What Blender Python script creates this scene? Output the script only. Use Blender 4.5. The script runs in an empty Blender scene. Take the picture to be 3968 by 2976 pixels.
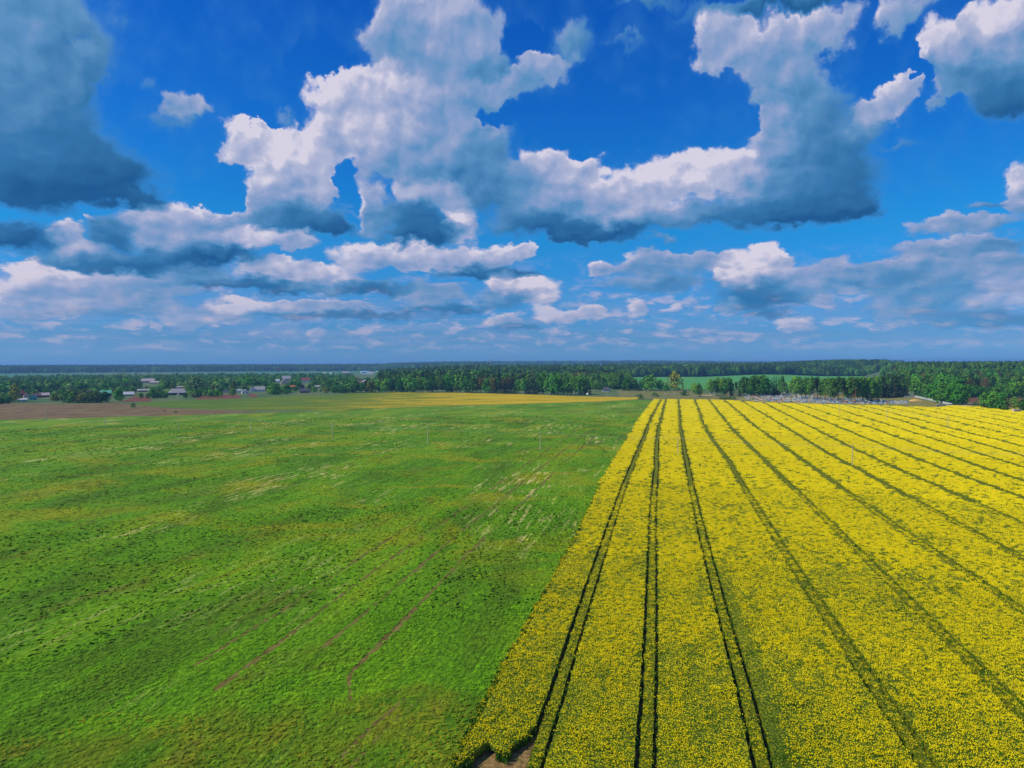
import bpy, math, random
import numpy as np
from mathutils import Vector, Matrix, Euler

random.seed(11)
rng = np.random.default_rng(11)
scene = bpy.context.scene
col = scene.collection
R = math.radians

# ------------------------------------------------------------------ camera
CAM_H = 40.0                 # metres above the field
FOC = 2858.0                 # focal length in pixels of a 3968 px wide frame
PITCH = R(1.573)             # looking slightly down
ROLL = R(0.22)
_F = np.array([0, math.cos(PITCH), -math.sin(PITCH)])
_R0 = np.array([1.0, 0, 0])
_U0 = np.array([0, math.sin(PITCH), math.cos(PITCH)])
_U = math.cos(ROLL) * _U0 + math.sin(ROLL) * _R0
_R = math.cos(ROLL) * _R0 - math.sin(ROLL) * _U0
cam_data = bpy.data.cameras.new('camera')
cam_data.sensor_fit = 'HORIZONTAL'
cam_data.sensor_width = 36.0
cam_data.lens = 36.0 * FOC / 3968.0
cam_data.clip_start = 0.5
cam_data.clip_end = 80000.0
cam = bpy.data.objects.new('camera', cam_data)
col.objects.link(cam)
m = Matrix((( _R[0], _U[0], -_F[0], 0), (_R[1], _U[1], -_F[1], 0), (_R[2], _U[2], -_F[2], CAM_H), (0, 0, 0, 1)))
cam.matrix_world = m
scene.camera = cam

# ------------------------------------------------------------------ sun
SUN_AZ, SUN_EL = R(-104), R(44)
sun_vec = Vector((math.sin(SUN_AZ) * math.cos(SUN_EL), math.cos(SUN_AZ) * math.cos(SUN_EL), math.sin(SUN_EL)))
sd = bpy.data.lights.new('sun', 'SUN')
sd.energy = 4.0
sd.angle = R(0.53)
sd.color = (1.0, 0.95, 0.87)
so = bpy.data.objects.new('sun', sd)
so.rotation_euler = sun_vec.to_track_quat('Z', 'Y').to_euler()
so.location = (-200, -60, 300)
col.objects.link(so)

# ------------------------------------------------------------------ picture settings
scene.view_settings.view_transform = 'Standard'
scene.view_settings.look = 'None'
scene.view_settings.exposure = 0.0
scene.view_settings.gamma = 1.0
scene.view_settings.use_curve_mapping = False
scene.render.engine = 'CYCLES'
scene.cycles.use_denoising = True
scene.cycles.max_bounces = 4
scene.cycles.diffuse_bounces = 2
scene.cycles.glossy_bounces = 1
scene.cycles.transmission_bounces = 3
scene.cycles.transparent_max_bounces = 4
scene.cycles.volume_bounces = 0


# ------------------------------------------------------------------ node helper
class NT:
    def __init__(self, tree):
        self.t = tree

    def __call__(self, kind, props=None, **inp):
        n = self.t.nodes.new(kind)
        for k, v in (props or {}).items():
            setattr(n, k, v)
        for k, v in inp.items():
            key = int(k[1:]) if k[0] == '_' and k[1:].isdigit() else k.replace('_', ' ')
            s = n.inputs[key]
            self.put(s, v)
        return n

    def put(self, sock, v):
        if isinstance(v, bpy.types.NodeSocket):
            self.t.links.new(v, sock)
        else:
            if sock.type == 'RGBA' and hasattr(v, '__len__') and len(v) == 3:
                v = (*v, 1.0)
            sock.default_value = v

    def math(self, op, a, b=0.0, c=0.0, clamp=False):
        n = self('ShaderNodeMath', {'operation': op, 'use_clamp': clamp})
        for s, v in zip(n.inputs, (a, b, c)):
            self.put(s, v)
        return n.outputs[0]

    def vmath(self, op, a, b=(0, 0, 0), c=(0, 0, 0), scale=None):
        n = self('ShaderNodeVectorMath', {'operation': op})
        self.put(n.inputs[0], a)
        self.put(n.inputs[1], b)
        self.put(n.inputs[2], c)
        if scale is not None:
            self.put(n.inputs['Scale'], scale)
        return n.outputs['Value'] if op in ('DOT_PRODUCT', 'LENGTH', 'DISTANCE') else n.outputs[0]

    def mix(self, f, a, b, blend='MIX'):
        n = self('ShaderNodeMix', {'data_type': 'RGBA', 'blend_type': blend})
        self.put(n.inputs[0], f)
        self.put(n.inputs[6], a)
        self.put(n.inputs[7], b)
        return n.outputs[2]

    def ss(self, x, lo, hi, o0=0.0, o1=1.0, kind='SMOOTHSTEP'):
        n = self('ShaderNodeMapRange', {'interpolation_type': kind})
        for k, v in zip(('Value', 'From Min', 'From Max', 'To Min', 'To Max'), (x, lo, hi, o0, o1)):
            self.put(n.inputs[k], v)
        return n.outputs[0]

    def noise(self, vec, scale=1.0, detail=4.0, rough=0.55, dist=0.0, out=0, dims='3D', lac=2.0):
        n = self('ShaderNodeTexNoise', {'noise_dimensions': dims})
        self.put(n.inputs['Vector'], vec)
        for k, v in (('Scale', scale), ('Detail', detail), ('Roughness', rough), ('Distortion', dist), ('Lacunarity', lac)):
            self.put(n.inputs[k], v)
        return n.outputs[out]

    def ramp(self, f, stops, interp='LINEAR'):
        n = self('ShaderNodeValToRGB')
        cr = n.color_ramp
        cr.interpolation = interp
        while len(cr.elements) < len(stops):
            cr.elements.new(0.5)
        for e, (p, c) in zip(cr.elements, stops):
            e.position = p
            e.color = (*c, 1.0)
        self.put(n.inputs[0], f)
        return n.outputs[0]


def lin(r, g, b):
    f = lambda c: c / 12.92 if c <= 0.04045 else ((c + 0.055) / 1.055) ** 2.4
    return tuple(f(x / 255.0) for x in (r, g, b))
# ------------------------------------------------------------------ clouds: x, y, half width, half height, lightness, weight
SKY_TINT = [(0.0, (.27, .66, 1.6)), (.033, (.20, .51, 1.12)), (.16, (.060, .68, 1.24)), (.3, (.046, .57, 1.36)), (.45, (.027, .47, 1.42)), (1.0, (.03, .48, 1.42))]
CLOUD_RELIEF = 1.0
CLOUD_RAMP = [(0.0, lin(32, 90, 146)), (0.22, lin(54, 118, 172)), (0.45, lin(92, 144, 194)), (0.7, lin(142, 162, 204)), (0.88, lin(178, 184, 214)), (1.0, lin(214, 210, 228))]
CLOUDS = [
    # broad veil, upper left, with its dark base
    (60, 50, 190, 150, .40, 1), (90, 200, 120, 130, .36, 1), (-60, 200, 160, 200, .40, 1), (60, 330, 200, 90, .17, 1), (210, 375, 140, 60, .07, 1),
    (40, 395, 190, 60, .08, 1), (300, 420, 70, 26, .06, .9), (20, 510, 110, 38, .06, 1), (190, 150, 40, 60, .40, .6),
    # wisp
    (385, 225, 40, 22, .55, .5), (425, 245, 40, 26, .62, .55), (370, 265, 60, 30, .35, .35), (325, 195, 20, 30, .4, .3),
    # top centre
    (930, 50, 130, 90, .70, 1), (860, 80, 80, 70, .52, .9), (1010, 80, 80, 70, .66, 1), (960, 130, 110, 50, .42, 1), (1040, 140, 50, 30, .4, .8),
    # towering centre
    (735, 205, 80, 50, .95, 1), (820, 175, 100, 45, .88, 1), (860, 250, 130, 80, .80, 1), (960, 190, 110, 60, .68, 1), (1050, 200, 90, 50, .62, .9),
    (1180, 140, 80, 30, .68, .9), (1245, 85, 50, 40, .38, .55), (1130, 175, 60, 25, .55, .7), (760, 285, 90, 55, .82, 1), (830, 340, 110, 60, .66, 1),
    (950, 310, 140, 80, .56, 1), (1030, 340, 80, 80, .40, 1), (960, 370, 120, 60, .40, 1), (1070, 400, 80, 60, .30, 1), (1048, 300, 26, 14, .9, .4),
    (610, 265, 30, 18, .45, .4), (1350, 95, 40, 14, .3, .3),
    # gaps of clear sky (negative weight)
    (748, 385, 26, 60, .6, -.75), (770, 455, 26, 50, .4, -.6), (1085, 248, 70, 26, .5, -1.1), (475, 420, 60, 60, .5, -.7), (560, 262, 50, 30, .5, -.8), (1300, 260, 160, 60, .5, -.6), (690, 130, 60, 40, .5, -.8),
    (1180, 560, 30, 60, .4, -.5), (1800, 520, 120, 30, .4, -.6), (1900, 140, 40, 50, .5, -.8), (2000, 150, 26, 60, .5, -.8), (170, 112, 26, 30, .4, -.7), (1130, 90, 60, 30, .5, -.6),
    # left shoulder
    (535, 315, 55, 45, .90, 1), (600, 335, 80, 50, .90, 1), (665, 350, 80, 60, .90, 1), (600, 405, 80, 60, .74, 1), (695, 400, 55, 45, .88, 1),
    (640, 465, 110, 40, .26, 1), (715, 490, 70, 26, .08, 1), (560, 455, 50, 40, .5, .9), (480, 335, 20, 12, .7, .35),
    (800, 455, 55, 55, .60, .9), (900, 465, 75, 55, .16, 1), (945, 500, 70, 26, .07, 1), (915, 410, 60, 28, .90, 1), (985, 425, 50, 28, .84, 1),
    (1000, 490, 42, 50, .90, 1), (960, 360, 40, 30, .55, .6), (870, 510, 60, 18, .1, .8),
    # centre right bank
    (1190, 350, 62, 48, .85, 1), (1262, 370, 55, 42, .82, 1), (1120, 400, 80, 50, .52, 1), (1200, 425, 120, 50, .62, 1), (1330, 410, 80, 42, .90, 1),
    (1430, 390, 80, 48, .95, 1), (1520, 372, 80, 48, .95, 1), (1600, 365, 70, 55, .86, 1), (1300, 445, 130, 36, .76, 1), (1160, 480, 130, 34, .18, 1),
    (1280, 500, 150, 26, .08, 1), (1410, 465, 150, 28, .52, 1), (1550, 455, 120, 36, .26, 1), (1240, 516, 80, 12, .04, .8), (1440, 514, 40, 8, .4, .5),
    (1690, 385, 70, 60, .5, 1), (1650, 430, 70, 40, .3, .8),
    # right column
    (1560, 70, 60, 48, .74, 1), (1555, 135, 60, 26, .66, .9), (1640, 105, 100, 60, .72, 1), (1760, 70, 100, 48, .76, 1), (1690, 160, 100, 60, .52, 1),
    (1745, 230, 90, 70, .40, 1), (1780, 320, 100, 70, .28, 1), (1800, 395, 110, 60, .20, 1), (1780, 458, 110, 30, .05, 1), (1690, 455, 100, 36, .10, 1),
    (1680, 285, 36, 80, .62, .9), (1655, 205, 40, 26, .48, .7), (1850, 440, 60, 24, .08, .9),
    (1915, 235, 46, 40, .80, 1), (1950, 195, 40, 36, .82, .9), (1875, 250, 40, 36, .55, .8), (1950, 165, 20, 14, .8, .5),
    (1700, -2, 230, 26, .10, 1), (1400, 0, 90, 14, .25, .5), (1950, 315, 60, 14, .3, .35),
    # right top
    (2095, 75, 90, 48, .80, 1), (2185, 50, 80, 70, .86, 1), (2045, 110, 60, 36, .70, .9), (2130, 160, 130, 46, .26, 1), (2190, 210, 100, 44, .10, 1),
    (2055, 200, 50, 30, .52, .9), (1965, 25, 60, 40, .62, .9), (2300, 100, 120, 120, .5, 1),
    (2205, 395, 40, 56, .84, 1), (2130, 440, 46, 9, .3, .7), (2200, 440, 40, 26, .5, .8),
    # left middle bands
    (375, 455, 70, 36, .92, 1), (320, 475, 60, 32, .66, 1), (450, 475, 80, 36, .64, 1), (400, 510, 120, 38, .62, 1), (135, 495, 40, 26, .86, 1),
    (175, 535, 60, 30, .74, 1), (195, 470, 16, 10, .9, .5), (210, 560, 120, 26, .30, 1), (290, 572, 150, 20, .05, 1), (430, 550, 150, 22, .10, 1),
    (240, 500, 60, 40, .2, .9), (560, 518, 100, 26, .86, 1), (625, 520, 60, 24, .80, 1),
    (70, 585, 46, 24, 1.0, 1), (150, 592, 90, 14, .98, 1), (50, 645, 60, 40, .84, 1), (180, 640, 120, 36, .66, 1), (310, 620, 100, 34, .62, 1), (240, 665, 170, 18, .58, .9),
    (600, 580, 90, 24, .80, 1), (705, 602, 70, 28, .86, 1), (800, 555, 100, 34, .80, 1), (900, 548, 90, 30, .84, 1), (1000, 562, 120, 24, .78, 1), (1110, 545, 70, 24, .86, 1),
    (520, 612, 170, 16, .14, 1), (1060, 590, 130, 16, .08, 1), (800, 622, 150, 16, .16, 1), (420, 590, 80, 24, .55, .8),
    (555, 660, 90, 18, .94, 1), (700, 660, 120, 13, .74, .9), (930, 636, 80, 24, .62, 1), (740, 683, 200, 9, .10, .9), (960, 668, 100, 10, .12, .9), (400, 690, 46, 20, .80, .8),
    (1090, 610, 42, 24, 1.0, 1), (1165, 628, 46, 32, .96, 1), (1090, 648, 60, 18, .36, .9), (1205, 678, 50, 14, .92, .9), (1282, 674, 30, 20, .92, .9), (1085, 692, 44, 12, .82, .8), (1110, 709, 70, 7, .14, .8),
    (680, 720, 22, 16, .8, .5), (510, 690, 40, 10, .75, .5), (1210, 738, 14, 12, .8, .4), (1165, 740, 10, 12, .75, .4),
    # right low
    (1298, 575, 34, 18, .78, .9), (1400, 568, 100, 26, .54, .9), (1500, 562, 80, 26, .58, .9), (1620, 570, 76, 44, 1.0, 1.1), (1668, 558, 46, 40, .92, 1), (1590, 598, 44, 20, .98, 1),
    (1640, 642, 90, 34, .08, 1), (1745, 620, 70, 34, .66, .9), (1832, 625, 18, 14, .86, .7), (1775, 660, 28, 14, .74, .7), (1570, 660, 30, 10, .80, .7), (1420, 610, 130, 22, .40, .7),
    (1840, 590, 120, 32, .46, .9), (1950, 600, 100, 40, .46, .9), (2080, 488, 130, 20, .58, .9), (2080, 530, 150, 22, .52, .9), (2100, 580, 130, 50, .50, 1), (2175, 618, 46, 40, .96, 1),
    (2125, 652, 40, 22, .78, .9), (2150, 690, 130, 16, .12, .9), (1980, 650, 100, 36, .42, .8), (1920, 690, 30, 24, .64, .8), (1722, 700, 36, 14, .92, .8), (1380, 665, 28, 18, .84, .8),
    (1452, 665, 22, 10, .8, .6), (1500, 720, 30, 8, .75, .5), (2150, 555, 40, 12, .75, .6), (1650, 680, 60, 8, .1, .6), (2060, 700, 90, 10, .5, .5),
]
HAZE_COL, HAZE_DENS = (0.30, 0.62, 1.0), 9.0e-5
# ------------------------------------------------------------------ world: sky with cumulus clouds
world = bpy.data.worlds.new('World')
scene.world = world
world.use_nodes = True
wt = world.node_tree
wt.nodes.clear()
W = NT(wt)
dirv = W('ShaderNodeTexCoord').outputs['Generated']
sep = W('ShaderNodeSeparateXYZ', Vector=dirv)
dx, dy, dz = sep.outputs
sky = W('ShaderNodeTexSky', {'sky_type': 'NISHITA', 'sun_disc': False, 'sun_elevation': SUN_EL,
                             'sun_rotation': SUN_AZ % (2 * math.pi), 'altitude': 200.0, 'air_density': 1.0,
                             'dust_density': 0.6, 'ozone_density': 2.0}).outputs[0]
el = W.math('MULTIPLY', W.math('ARCSINE', dz), 180 / math.pi)      # elevation in degrees
az = W.math('MULTIPLY', W.math('ARCTAN2', dx, dy), 180 / math.pi)  # azimuth in degrees, 0 = +Y
# deep polarised blue overhead, milky towards the horizon
SKYMUL = W.ramp(W.ss(el, 0, 60, kind='LINEAR'), [(a, tuple(x * 0.5 for x in c)) for a, c in SKY_TINT])
blue = W.vmath('SCALE', W.mix(1.0, sky, SKYMUL, 'MULTIPLY'), scale=2.0)

# cloud field in angular coordinates (degrees); v is stretched so that clouds flatten with distance
p0 = W('ShaderNodeCombineXYZ', X=az, Y=el, Z=0.0).outputs[0]
vv = W.math('MULTIPLY', W.math('LOGARITHM', W.math('ADD', W.math('DIVIDE', W.math('MAXIMUM', el, 0.0), 9.0), 1.0), math.e), 27.0)
pn = W('ShaderNodeCombineXYZ', X=az, Y=vv, Z=0.0).outputs[0]
w1 = W.noise(pn, 0.17, 2.0, 0.5, out=1)
wv = W.vmath('MULTIPLY', W.vmath('SUBTRACT', w1, (0.5, 0.5, 0.5)), (2.4, 1.8, 0))
wv = W.vmath('SCALE', wv, scale=W.ss(el, 1.0, 20.0, 0.3, 1.0, 'LINEAR'))
w2 = W.noise(pn, 0.50, 8.0, 0.56, out=1)
wv2 = W.vmath('MULTIPLY', W.vmath('SUBTRACT', w2, (0.5, 0.5, 0.5)), (4.4, 4.4, 0))
wv2 = W.vmath('SCALE', wv2, scale=W.ss(el, 1.0, 20.0, 0.34, 1.0, 'LINEAR'))
p = W.vmath('ADD', W.vmath('ADD', p0, wv), wv2)


def billow(vec, scale):
    n = W('ShaderNodeTexVoronoi', {'voronoi_dimensions': '2D', 'feature': 'SMOOTH_F1', 'normalize': True})
    W.put(n.inputs['Vector'], vec)
    for k_, v_ in (('Scale', scale), ('Detail', 3.0), ('Roughness', 0.42), ('Lacunarity', 2.1), ('Smoothness', 0.35)):
        W.put(n.inputs[k_], v_)
    return W.math('SUBTRACT', 1.0, n.outputs['Distance'])


# billowing relief: puffs, and the same field taken a little towards the sun
bn = W.vmath('ADD', pn, W.vmath('SCALE', wv2, scale=0.30))
b1 = W.noise(bn, 0.36, 7.0, 0.50)
b2 = W.noise(W.vmath('ADD', bn, (-0.75, 0.85, 0)), 0.36, 5.0, 0.46)
v1 = billow(bn, 0.55)
v2 = billow(W.vmath('ADD', bn, (-0.40, 0.52, 0)), 0.55)
relief = W.math('ADD', W.math('MULTIPLY', W.math('SUBTRACT', b1, b2), 0.55), W.math('MULTIPLY', W.math('SUBTRACT', v1, v2), 0.46))
# small broken cumulus low over the horizon
low = W.noise(W.vmath('MULTIPLY', pn, (0.40, 0.50, 1)), 1.0, 6.0, 0.60, 0.3)
lowd = W.math('MULTIPLY', W.ss(low, 0.44, 0.66), W.math('MULTIPLY', W.ss(el, 0.5, 1.6), W.ss(el, 9.0, 4.0)))
# hazy mauve layers low down, denser on the left
strat = W.noise(W.vmath('MULTIPLY', pn, (0.10, 0.55, 1)), 1.0, 5.0, 0.58, 0.5)
stratd = W.math('MULTIPLY', W.math('MULTIPLY', W.ss(strat, 0.40, 0.62), W.math('MULTIPLY', W.ss(el, 0.3, 1.5), W.ss(el, 7.0, 3.0))), W.ss(az, -38, 30, 0.62, 0.36))
# beyond the banks listed above the sky goes on with the same kind of broken cumulus
adz = W.math('ADD', W.math('ABSOLUTE', dz), 0.13)
pl = W.vmath('DIVIDE', dirv, W('ShaderNodeCombineXYZ', X=adz, Y=adz, Z=1.0).outputs[0])
gen = W.noise(W.vmath('MULTIPLY', pl, (1, 1, 0.6)), 1.9, 6.0, 0.58, 0.3)
genw = W.ss(gen, 0.50, 0.66, 0.0, 1.1)
gens = W.ss(gen, 0.5, 0.72, 0.85, 0.25)
outside = W.math('MAXIMUM', W.ss(W.math('ABSOLUTE', az), 36.0, 46.0), W.ss(el, 27.0, 34.0))
warm = W.mix(W.ss(el, 9.0, 3.0, 0.0, 0.7), (1, 1, 1), (1.16, 0.99, 0.88), 'MIX')
fade = W.ss(el, 8.0, 0.2, 0.0, 0.72)

mauve = tuple(10 * x for x in lin(128, 156, 202))
blue2 = W.mix(stratd, blue, mauve)
lowc = W.mix(W.ss(W.math('SUBTRACT', low, W.noise(W.vmath('ADD', W.vmath('MULTIPLY', pn, (0.40, 0.50, 1)), (-0.2, 0.3, 0)), 1.0, 3.0, 0.5)), -0.08, 0.10), tuple(10 * x for x in lin(120, 152, 200)), tuple(10 * x for x in lin(206, 190, 208)))
blue2 = W.mix(W.math('MULTIPLY', lowd, W.ss(el, 0.5, 4.0, 0.34, 0.62)), blue2, lowc)
smooth_el = lambda e: max(0.0, min(1.0, (8.0 - e) / 5.0))
BL = []
for (bx, by, rx, ry, sh, wt_) in CLOUDS:
    # where that cloud stands in the sky
    d = _F + _R * (bx * 1.7938 - 1984) / FOC + _U * (1488 - by * 1.7938) / FOC
    d = d / np.linalg.norm(d)
    ca, ce = math.degrees(math.atan2(d[0], d[1])), math.degrees(math.asin(d[2]))
    k = 1.7938 / FOC * 180 / math.pi * (1.24 + 0.40 * float(smooth_el(ce))) * math.cos(R(ca))
    BL.append((ca, ce, rx * k, ry * k, sh, wt_))


# one cloud bank = one node group: adds its weight, its lightness and its sunward slope to running sums
ug = bpy.data.node_groups.new('cloud_bank', 'ShaderNodeTree')
for nm, ty in (('p', 'NodeSocketVector'), ('mul', 'NodeSocketVector'), ('off', 'NodeSocketVector')):
    ug.interface.new_socket(nm, in_out='INPUT', socket_type=ty)
for nm in ('k0', 'k1', 'k2', 'k3', 's0', 's1', 's2', 's3'):
    ug.interface.new_socket(nm, in_out='INPUT', socket_type='NodeSocketFloat')
for nm in ('s0', 's1', 's2', 's3'):
    ug.interface.new_socket(nm, in_out='OUTPUT', socket_type='NodeSocketFloat')
U = NT(ug)
gi = U('NodeGroupInput').outputs
q_ = U.vmath('MULTIPLY_ADD', gi['p'], gi['mul'], gi['off'])
g_ = U.math('SUBTRACT', 1.0, U.vmath('DOT_PRODUCT', q_, q_), clamp=True)
g_ = U.math('MULTIPLY', g_, g_)
acc_ = [U.math('MULTIPLY_ADD', g_, gi['k%d' % k], gi['s%d' % k]) for k in range(4)]
go = U('NodeGroupOutput')
for k in range(4):
    U.put(go.inputs[k], acc_[k])
LITX, LITY = -0.17, 0.26            # every bank is lighter on its sunward side


def bank_group(blobs):
    tg = bpy.data.node_groups.new('cloud_banks', 'ShaderNodeTree')
    tg.interface.new_socket('p', in_out='INPUT', socket_type='NodeSocketVector')
    for nm in ('sw', 'ss'):
        tg.interface.new_socket(nm, in_out='OUTPUT', socket_type='NodeSocketFloat')
    T = NT(tg)
    pin = T('NodeGroupInput').outputs[0]
    S = [0.0, 0.0, 0.0, 0.0]
    for (ca, ce, rx, ry, sh, w_) in blobs:
        n = tg.nodes.new('ShaderNodeGroup')
        n.node_tree = ug
        for k, v in (('p', pin), ('mul', (1 / rx, 1 / ry, 0)), ('off', (-ca / rx, -ce / ry, 0)), ('k0', w_), ('k1', w_ * LITX / rx), ('k2', w_ * LITY / ry),
                     ('k3', w_ * (sh - ca * LITX / rx - ce * LITY / ry)), ('s0', S[0]), ('s1', S[1]), ('s2', S[2]), ('s3', S[3])):
            T.put(n.inputs[k], v)
        S = list(n.outputs)
    sp_ = T('ShaderNodeSeparateXYZ', Vector=pin).outputs
    tot = T.math('MULTIPLY_ADD', S[1], sp_[0], T.math('MULTIPLY_ADD', S[2], sp_[1], S[3]))
    o = T('NodeGroupOutput')
    T.put(o.inputs[0], S[0])
    T.put(o.inputs[1], tot)
    return tg


def cloud_tile(blobs):
    if blobs:
        gn = W.t.nodes.new('ShaderNodeGroup')
        gn.node_tree = bank_group(blobs)
        W.put(gn.inputs[0], p)
        sumw, sums = gn.outputs
        shade = W.math('MINIMUM', W.math('MAXIMUM', W.math('DIVIDE', sums, W.math('ADD', W.math('MAXIMUM', sumw, 0.0), 0.02)), 0.0), 1.15)
        inside = W.math('SUBTRACT', 1.0, outside)
        dens = W.math('ADD', W.math('MULTIPLY', sumw, inside), W.math('MULTIPLY', genw, outside))
        shade = W.math('ADD', W.math('MULTIPLY', shade, inside), W.math('MULTIPLY', gens, outside))
    else:
        dens, shade = genw, gens
    dens = W.math('ADD', dens, W.math('ADD', W.math('MULTIPLY', W.math('SUBTRACT', b1, 0.5), 0.42), W.math('MULTIPLY', W.math('SUBTRACT', v1, 0.62), 0.45)))
    veil = W.mix(W.ss(dens, -0.10, 0.45, 0.0, 0.42), blue2, tuple(10 * x for x in lin(70, 140, 205)))
    alpha = W.ss(dens, 0.13, W.ss(shade, 0.0, 0.6, 0.85, 0.50, 'LINEAR'))
    thin = W.ss(dens, 0.25, 0.9, 0.10, 0.0)
    relg = W.ss(shade, 0.05, 0.7, 0.22, 1.0)
    sh_f = W.math('ADD', W.math('MULTIPLY_ADD', W.math('MULTIPLY', relief, CLOUD_RELIEF), relg, shade), thin, clamp=True)
    ccol = W.ramp(sh_f, CLOUD_RAMP)
    ccol = W.vmath('SCALE', W.mix(1.0, ccol, warm, 'MULTIPLY'), scale=10.0)
    ccol = W.mix(fade, ccol, blue2)                                # distance fades clouds into the haze
    return W('ShaderNodeBackground', Color=W.mix(alpha, veil, ccol), Strength=0.1).outputs[0]


def pick(cond, a, b):
    n = W('ShaderNodeMixShader')
    W.put(n.inputs[0], cond)
    wt.links.new(a, n.inputs[1])
    wt.links.new(b, n.inputs[2])
    return n.outputs[0]


def subset(a0, a1, e0, e1, m=2.7):
    return [b for b in BL if b[0] + b[2] + m > a0 and b[0] - b[2] - m < a1 and b[1] + b[3] + m * 0.8 > e0 and b[1] - b[3] - m * 0.8 < e1]


AZC, ELC = [-99, -20, -7, 7, 20, 99], [-9, 4, 9, 15, 99]
rows = []
for j in range(len(ELC) - 1):
    acc = None
    for i in range(len(AZC) - 1):
        t_ = cloud_tile(subset(AZC[i], AZC[i + 1], ELC[j], ELC[j + 1]))
        acc = t_ if acc is None else pick(W.math('GREATER_THAN', az, AZC[i]), acc, t_)
    rows.append(acc)
inner = rows[0]
for j in range(1, len(rows)):
    inner = pick(W.math('GREATER_THAN', el, ELC[j]), inner, rows[j])
wsurf = pick(W.math('GREATER_THAN', outside, 0.9999), inner, cloud_tile([]))
wo = W('ShaderNodeOutputWorld')
wt.links.new(wsurf, wo.inputs[0])
world.cycles.sampling_method = 'MANUAL'
world.cycles.sample_map_resolution = 512

# ------------------------------------------------------------------ places
ROWA = R(11.9)                           # drilling direction of both fields, clockwise from +Y
CA, SA = math.cos(ROWA), math.sin(ROWA)


def st2w(s, t):
    """field coordinates (s across the rows, t along them) -> world x, y"""
    return s * CA + t * SA, -s * SA + t * CA


def w2st(x, y):
    return x * CA - y * SA, x * SA + y * CA


def sight(px, py, z=0.0):
    """the place on level z that a survey sight line (photograph pixel) meets"""
    d = _F + _R * (px - 1984) / FOC + _U * (1488 - py) / FOC
    k = (z - CAM_H) / d[2]
    return float(d[0] * k), float(d[1] * k)


def px2dir(px):
    """unit ground direction of a photograph column"""
    v = np.array([(px - 1984) / FOC, 1.0])
    return v / np.linalg.norm(v)


def smooth(x, a, b):
    k = np.clip((np.asarray(x, float) - a) / (b - a), 0, 1)
    return k * k * (3 - 2 * k)


def terrain(x, y):
    """level farmland near the fields, low wooded rises far off"""
    x = np.asarray(x, float); y = np.asarray(y, float)
    r = np.hypot(x, y)
    a = np.degrees(np.arctan2(x, y))
    centre = smooth(a, -11, -4) * (1 - smooth(a, 17, 23.5))
    c0 = np.interp(a, [6, 9], [1350, 2020])
    z = 13.0 * smooth(r, c0, np.interp(a, [6, 9], [2300, 2420])) * centre
    h0 = np.interp(a, [17, 26.0, 28.0], [2330, 2330, 1050])
    z = z + 20.0 * smooth(r, h0, h0 + np.interp(a, [26, 28], [500, 900])) * smooth(a, 17, 23.5)
    z = z + 6.0 * np.exp(-((a - 24.5) / 2.8) ** 2) * smooth(r, 2330, 2700)
    z = z + 16.0 * smooth(r, 3900, 6000) * (1 - smooth(a, 10, 20))
    z = z + 8.0 * smooth(r, 6000, 12000)
    return z


# ------------------------------------------------------------------ object helpers
def mesh_obj(name, verts, faces, mat=None, parent=None, mats=None, midx=None, smooth_=False):
    me = bpy.data.meshes.new(name)
    me.from_pydata([tuple(map(float, v)) for v in verts], [], [tuple(map(int, f)) for f in faces])
    if mats:
        for mm in mats:
            me.materials.append(mm)
        if midx is not None:
            me.polygons.foreach_set('material_index', np.asarray(midx, dtype=np.int32))
    elif mat:
        me.materials.append(mat)
    if smooth_:
        me.polygons.foreach_set('use_smooth', [True] * len(me.polygons))
    me.update()
    o = bpy.data.objects.new(name, me)
    col.objects.link(o)
    if parent is not None:
        o.parent = parent
    return o


class MB:
    """collects simple shapes into one mesh"""
    def __init__(self):
        self.v, self.f, self.mi = [], [], []

    def add(self, verts, faces, mi=0):
        n = len(self.v)
        self.v += [tuple(map(float, a)) for a in verts]
        self.f += [tuple(i + n for i in f) for f in faces]
        self.mi += [mi] * len(faces)
        return self

    def box(self, x0, y0, z0, x1, y1, z1, mi=0):
        return self.add([(x0, y0, z0), (x1, y0, z0), (x1, y1, z0), (x0, y1, z0), (x0, y0, z1), (x1, y0, z1), (x1, y1, z1), (x0, y1, z1)],
                        [(0, 3, 2, 1), (4, 5, 6, 7), (0, 1, 5, 4), (1, 2, 6, 5), (2, 3, 7, 6), (3, 0, 4, 7)], mi)

    def tube(self, p0, p1, r0, r1, n=6, mi=0, cap=True):
        p0, p1 = Vector(p0), Vector(p1)
        d = (p1 - p0).normalized()
        a = d.orthogonal().normalized()
        b = d.cross(a)
        vs = []
        for p, r in ((p0, r0), (p1, r1)):
            for i in range(n):
                t = 2 * math.pi * i / n
                vs.append(p + a * (math.cos(t) * r) + b * (math.sin(t) * r))
        fs = [(i, (i + 1) % n, n + (i + 1) % n, n + i) for i in range(n)]
        if cap:
            fs += [tuple(range(n - 1, -1, -1)), tuple(range(n, 2 * n))]
        return self.add(vs, fs, mi)

    def build(self, name, mat, parent=None, mats=None):
        return mesh_obj(name, self.v, self.f, mat, parent, mats, self.mi if mats else None)


def tag(o, label=None, cat=None, group=None, kind=None):
    if label: o['label'] = label
    if cat: o['category'] = cat
    if group: o['group'] = group
    if kind: o['kind'] = kind
    return o


def empty(name, loc=(0, 0, 0), rz=0.0):
    o = bpy.data.objects.new(name, None)
    o.empty_display_size = 0.5
    o.location = loc
    o.rotation_euler = (0, 0, rz)
    col.objects.link(o)
    return o


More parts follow.
